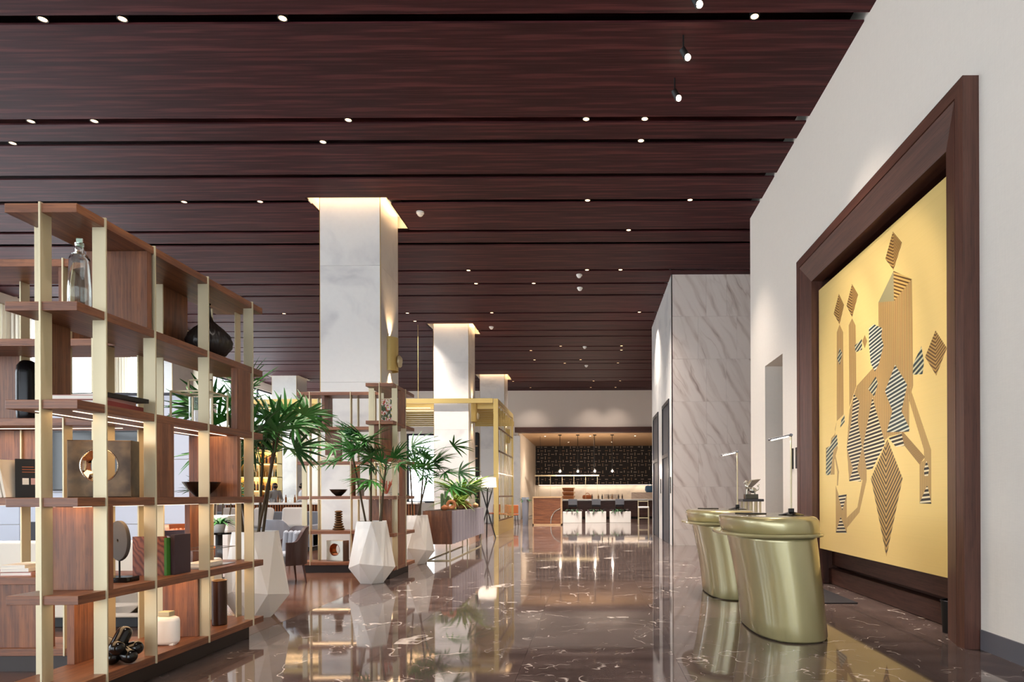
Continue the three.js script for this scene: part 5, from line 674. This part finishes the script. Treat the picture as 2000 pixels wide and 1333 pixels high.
{ // hanging brass rack and kitchen ware
  const o = thing('hanging_rack', [-1.3, 2.4, -38.5], 'thin brass rack hung above the kitchen counter', 'rack'); part(o, 'top_bar', bd(-3.2, 0.5, 2.4, 2.45, 38.4, 38.45), M.brass); part(o, 'top_bar', bd(-3.2, 0.5, 2.4, 2.45, 38.7, 38.75), M.brass); for (let i = 0; i < 6; i++) { const x = -3.0 + i * 0.68; part(o, 'upright', bd(x, x + 0.02, 1.05, 2.4, 38.56, 38.58), M.brass); }
  for (const x of [-2.9, 0.2]) part(o, 'hanger', bd(x, x + 0.015, 2.4, 4.7, 38.57, 38.585), M.black);
  part(o, 'rack_shelf', bd(-3.2, 0.5, 2.38, 2.4, 38.4, 38.75), M.brass);
  const ware = [['bread_basket', -1.5, 0.9, 0.55, M.terracotta, 'stacked wicker baskets on the back counter', 'basket'], ['ceramic_crock', -0.2, 0.7, 0.35, M.tan, 'brown ceramic crock on the back counter', 'crock'], ['glass_rack', 1.5, 1.2, 0.42, M.pale, 'rack of pale glasses on the back counter', 'rack'], ['blue_pot', 4.1, 0.7, 0.5, std(0x3f6f9c, 0.4), 'blue enamel pot on the stone block of the back counter', 'pot']];
  ware.forEach(([n, x, w, h, m, l, c], i) => { const y = i === 3 ? 1.45 : 0.97, q = thing(n, [x, y, -45.8], l, c); if (i === 0) for (let k = 0; k < 3; k++) lpart(q, 'basket', lathe([[0, 0], [w / 2 - 0.1, 0], [w / 2, 0.26], [w / 2 - 0.03, 0.26], [w / 2 - 0.12, 0.02], [0, 0.02]], 20).translate(0, k * 0.28, 0), m); else if (i === 2) { lpart(q, 'tray', rb(w, 0.05, 0.4, 0, 0, 0, 0.01, 1), M.light); for (let k = 0; k < 9; k++) lpart(q, 'glass', lathe([[0, 0], [0.045, 0], [0.055, 0.3], [0.05, 0.3], [0.04, 0.01], [0, 0.01]], 12).translate(-w / 2 + 0.1 + k * 0.12, 0.05, 0), M.pale); } else { lpart(q, 'body', lathe([[0, 0], [w * 0.36, 0], [w * 0.5, h * 0.3], [w * 0.48, h * 0.75], [w * 0.38, h * 0.9], [w * 0.34, h * 0.9], [0, h * 0.85]], 24), m); lpart(q, 'handle', new THREE.TorusGeometry(w * 0.2, 0.02, 6, 20, Math.PI).translate(0, h * 0.88, 0), m); } });
  one('stone_block', [4.0, 0.97, -45.85], new RoundedBoxGeometry(2.4, 0.48, 0.6, 1, 0.02).translate(0, 0.24, 0), uvm && M.vein, 'veined stone block standing on the back counter', 'stone block');
  for (let i = 0; i < 7; i++) one('kitchen_bottle', [0.1 + i * 0.28 + (i % 2) * 0.07, 1.05, -37.1], lathe([[0, 0], [0.04, 0], [0.04, 0.17], [0.015, 0.23], [0.015, 0.29], [0, 0.29]], 12), std([0x3a2c22, 0x6a4a2a, 0x2a2a2a][i % 3], 0.2), 'dark bottle standing on the kitchen counter', 'bottle', 'bottles on the kitchen counter');
  const wine = thing('wine_cabinet', [-6.5, 0, -34.9], 'dark wine cabinet with lit shelves past the gold screen', 'cabinet'); part(wine, 'carcass', bd(-7.4, -5.9, 0, 4.6, 34.9, 35.45), M.black); for (let i = 0; i < 6; i++) part(wine, 'shelf', bd(-7.4, -5.9, 0.6 + i * 0.65, 0.66 + i * 0.65, 34.82, 34.9), M.light);
}
{ // small fittings on stone
  const e = thing('exit_sign', [-13.64, 2.98, -31.35], 'small green sign on the side of the column beside the bar shelves', 'sign'); lpart(e, 'housing', new THREE.BoxGeometry(0.04, 0.2, 0.42).translate(0.02, 0.1, 0), M.darksteel); lpart(e, 'lit_sign_face', new THREE.PlaneGeometry(0.38, 0.16).rotateY(Math.PI / 2).translate(0.041, 0.1, 0), glow(0x0f6a40, 0.6));
  [[17.12, 'lift call plate between the corner of the marble core and its first lift door'], [19.5, 'lift call plate between the two lift doors of the marble core']].forEach(([d, l]) => { const q = thing('call_plate', [2.068, 1.33, -d], l, 'plate'); lpart(q, 'plate', new RoundedBoxGeometry(0.012, 0.42, 0.12, 1, 0.003).translate(-0.006, 0.21, 0), M.black); lpart(q, 'button', new THREE.CylinderGeometry(0.02, 0.02, 0.008, 14).rotateZ(Math.PI / 2).translate(-0.014, 0.16, 0), M.steel); lpart(q, 'button', new THREE.CylinderGeometry(0.02, 0.02, 0.008, 14).rotateZ(Math.PI / 2).translate(-0.014, 0.24, 0), M.steel); });
}
// ---------- bartenders ----------
function bartender(base, turn, shirt, label) {
  const R = 72, S = 1.0, mc = new MarchingCubes(R, new THREE.MeshStandardMaterial(), false, false, 200000); mc.isolation = 0;
  const cap = (p, a, b, ra, rb) => { const ab = b.clone().sub(a), t = clamp(p.clone().sub(a).dot(ab) / ab.lengthSq()); return p.distanceTo(a.clone().addScaledVector(ab, t)) - (ra + (rb - ra) * t); };
  const smin = (a, b, k) => { const h = clamp(0.5 + 0.5 * (b - a) / k); return b + (a - b) * h - k * h * (1 - h); };
  // joints (y up, facing +z), half a metre box scale: world = p
  const bones = [[V(0, 1.0, 0), V(0, 1.2, 0), 0.14, 0.15], [V(0, 1.2, 0), V(0, 1.38, -0.01), 0.15, 0.15], [V(-0.16, 1.42, -0.01), V(0.16, 1.42, -0.01), 0.075, 0.075], [V(0, 1.45, -0.01), V(0, 1.56, 0.01), 0.06, 0.055], [V(-0.19, 1.42, 0), V(-0.25, 1.16, 0.04), 0.06, 0.048], [V(-0.25, 1.16, 0.04), V(-0.14, 1.02, 0.24), 0.047, 0.034], [V(0.19, 1.42, 0), V(0.25, 1.16, 0.04), 0.06, 0.048], [V(0.25, 1.16, 0.04), V(0.12, 1.04, 0.26), 0.047, 0.034], [V(-0.09, 0.95, 0), V(-0.1, 0.5, 0.02), 0.105, 0.065], [V(-0.1, 0.5, 0.02), V(-0.1, 0.09, -0.02), 0.062, 0.042], [V(0.09, 0.95, 0), V(0.1, 0.5, 0.02), 0.105, 0.065], [V(0.1, 0.5, 0.02), V(0.1, 0.09, -0.02), 0.062, 0.042], [V(-0.1, 0.05, -0.04), V(-0.1, 0.04, 0.13), 0.05, 0.038], [V(0.1, 0.05, -0.04), V(0.1, 0.04, 0.13), 0.05, 0.038]];
  for (const s of [-1, 1]) { const w = s < 0 ? V(-0.14, 1.02, 0.24) : V(0.12, 1.04, 0.26); bones.push([w, w.clone().add(V(-s * 0.03, -0.01, 0.06)), 0.034, 0.03]); for (let f = 0; f < 4; f++) bones.push([w.clone().add(V(-s * 0.03 + (f - 1.5) * 0.02, -0.01, 0.07)), w.clone().add(V(-s * 0.035 + (f - 1.5) * 0.021, -0.035, 0.125)), 0.0105, 0.009]); bones.push([w.clone().add(V(-s * 0.045, 0, 0.03)), w.clone().add(V(-s * 0.075, -0.01, 0.075)), 0.012, 0.01]); }
  const c = V(0, 0.95, 0.0), half = 0.97, f = (p) => { let d = 9; for (const [a, b, r, q] of bones) d = smin(d, cap(p, a, b, r, q), 0.035); const hd = p.clone().sub(V(0, 1.665, 0.02)); d = smin(d, (Math.hypot(hd.x / 0.078, hd.y / 0.118, hd.z / 0.098) - 1) * 0.08, 0.02); d = smin(d, cap(p, V(0, 1.665, 0.11), V(0, 1.645, 0.128), 0.008, 0.014), 0.012); for (const s of [-1, 1]) d = smin(d, cap(p, V(s * 0.079, 1.675, 0.01), V(s * 0.082, 1.645, 0.012), 0.012, 0.01), 0.008); return d; };
  for (let k = 0; k < R; k++) for (let j = 0; j < R; j++) for (let i = 0; i < R; i++) { const p = V(((i - R / 2) / (R / 2)) * half + c.x, ((j - R / 2) / (R / 2)) * half + c.y, ((k - R / 2) / (R / 2)) * half + c.z); let v = 1; if (Math.abs(p.x) < 0.45 && Math.abs(p.z) < 0.48) v = f(p); mc.field[i + j * R + k * R * R] = -v; }
  mc.update(); const n = mc.count, P = new Float32Array(n * 3), N = new Float32Array(n * 3), C = new Float32Array(n * 3);
  const skin = [0.42, 0.23, 0.15], trou = [0.02, 0.02, 0.025], shoe = [0.01, 0.01, 0.01];
  for (let i = 0; i < n; i++) { const x = mc.positionArray[3 * i] * half + c.x, y = mc.positionArray[3 * i + 1] * half + c.y, z = mc.positionArray[3 * i + 2] * half + c.z; P.set([x, y, z], 3 * i); N.set([mc.normalArray[3 * i], mc.normalArray[3 * i + 1], mc.normalArray[3 * i + 2]], 3 * i); const q = y < 0.09 ? shoe : y < 0.98 && Math.abs(z) < 0.2 ? trou : y > 1.53 || z > 0.23 ? skin : shirt; C.set(q, 3 * i); }
  const g = new THREE.BufferGeometry(); g.setAttribute('position', new THREE.BufferAttribute(P, 3)); g.setAttribute('normal', new THREE.BufferAttribute(N, 3)); g.setAttribute('color', new THREE.BufferAttribute(C, 3));
  const o = thing('person', base, label, 'person'); lpart(o, 'body', g, new THREE.MeshStandardMaterial({ vertexColors: true, roughness: 0.8 }));
  const hair = new THREE.SphereGeometry(0.094, 24, 16, 0, Math.PI * 2, 0, Math.PI * 0.56).scale(0.92, 1.12, 1.1).rotateX(-0.45).translate(0, 1.69, 0.008); lpart(o, 'hair', hair, std(0x15100d, 0.7, 0, { side: THREE.DoubleSide }));
  const mask = new THREE.SphereGeometry(0.085, 20, 12, 0, Math.PI, Math.PI * 0.42, Math.PI * 0.34).scale(0.98, 1.1, 1.3).translate(0, 1.652, 0.02); lpart(o, 'face_mask', mask, std(0x0d0d10, 0.9, 0, { side: THREE.DoubleSide }), 'black face mask');
  for (const s of [-1, 1]) lpart(o, 'eye', new THREE.SphereGeometry(0.011, 8, 6).translate(s * 0.032, 1.678, 0.106), M.black);
  o.rotation.y = turn; return o;
}
bartender([-11.8, 0, -24.9], 0.9, [0.35, 0.37, 0.40], 'person with dark hair and black mask in a grey shirt standing behind the bar');
bartender([-10.85, 0, -25.1], -1.2, [0.7, 0.7, 0.72], 'person with dark hair in a white shirt standing behind the bar');
// ---------- ceiling fittings ----------
{
  const D = [[-6.37, 7.77], [-5.44, 7.77], [-3.57, 7.77], [1.94, 7.77], [-8.28, 9.879], [-7.34, 9.879], [-3.57, 9.879], [-0.04, 9.879], [0.83, 9.879], [-9.08, 10.488], [-4.19, 10.488], [0.82, 10.488], [-7.67, 12.605], [-6.23, 12.605], [-0.03, 12.605], [1.91, 12.605], [0.83, 14.03], [-3.0, 16.505], [-0.06, 16.505], [0.77, 16.505], [-2.99, 17.535], [-1.47, 17.535], [-9.34, 20.345], [-5.57, 20.345], [-2.99, 20.345], [1.52, 20.345], [-5.59, 21.295], [-1.09, 24.94], [1.19, 24.94], [-2.27, 25.68], [1.22, 25.68], [-2.28, 27.465], [-0.38, 27.465], [-1.06, 28.165], [1.19, 28.165], [-3.76, 32.62], [0.18, 32.62], [1.48, 32.62], [-3.08, 34.56], [0.05, 34.56], [1.33, 34.56], [-3.5, 3.675], [-1.0, 3.675]];
  const can = lathe([[0.058, 0.09], [0.058, 0.0], [0.05, 0.0], [0.046, 0.05]], 20), lens = new THREE.CircleGeometry(0.045, 14).rotateX(Math.PI / 2).translate(0, 0.004, 0), lm = glow(0xffcf9c, 5);
  D.forEach(([x, d]) => { const o = thing('downlight', [x, HC + 0.005, -d], 'small warm downlight set in a dark gap of the timber ceiling', 'light', 'downlights in the ceiling gaps'); lpart(o, 'can', can, M.black); lpart(o, 'lens', lens, lm); spot(x, HC, -d, x, 0, -d, d > 34 ? 14 : d > 31 ? 60 : d > 15 ? 120 : 75, d > 15 ? 0.85 : 0.72, 0xfff0e2, 2, 0.9); });
  const sd = [[-3.32, 13.07], [-0.26, 16.82], [-0.26, 17.88], [-3.25, 22.0], [-0.19, 25.0], [-0.15, 28.6]]; sd.forEach(([x, d]) => { const o = thing('smoke_detector', [x, HC, -d], 'white domed smoke detector on the timber ceiling', 'detector', 'smoke detectors on the ceiling'); lpart(o, 'base', cyl(0, -0.03, 0, 0.075, 0.03, 20), M.white); lpart(o, 'dome', lathe([[0.06, -0.03], [0.055, -0.06], [0.03, -0.085], [0, -0.09]], 20), M.white); });
}
renderer.render(scene, camera);
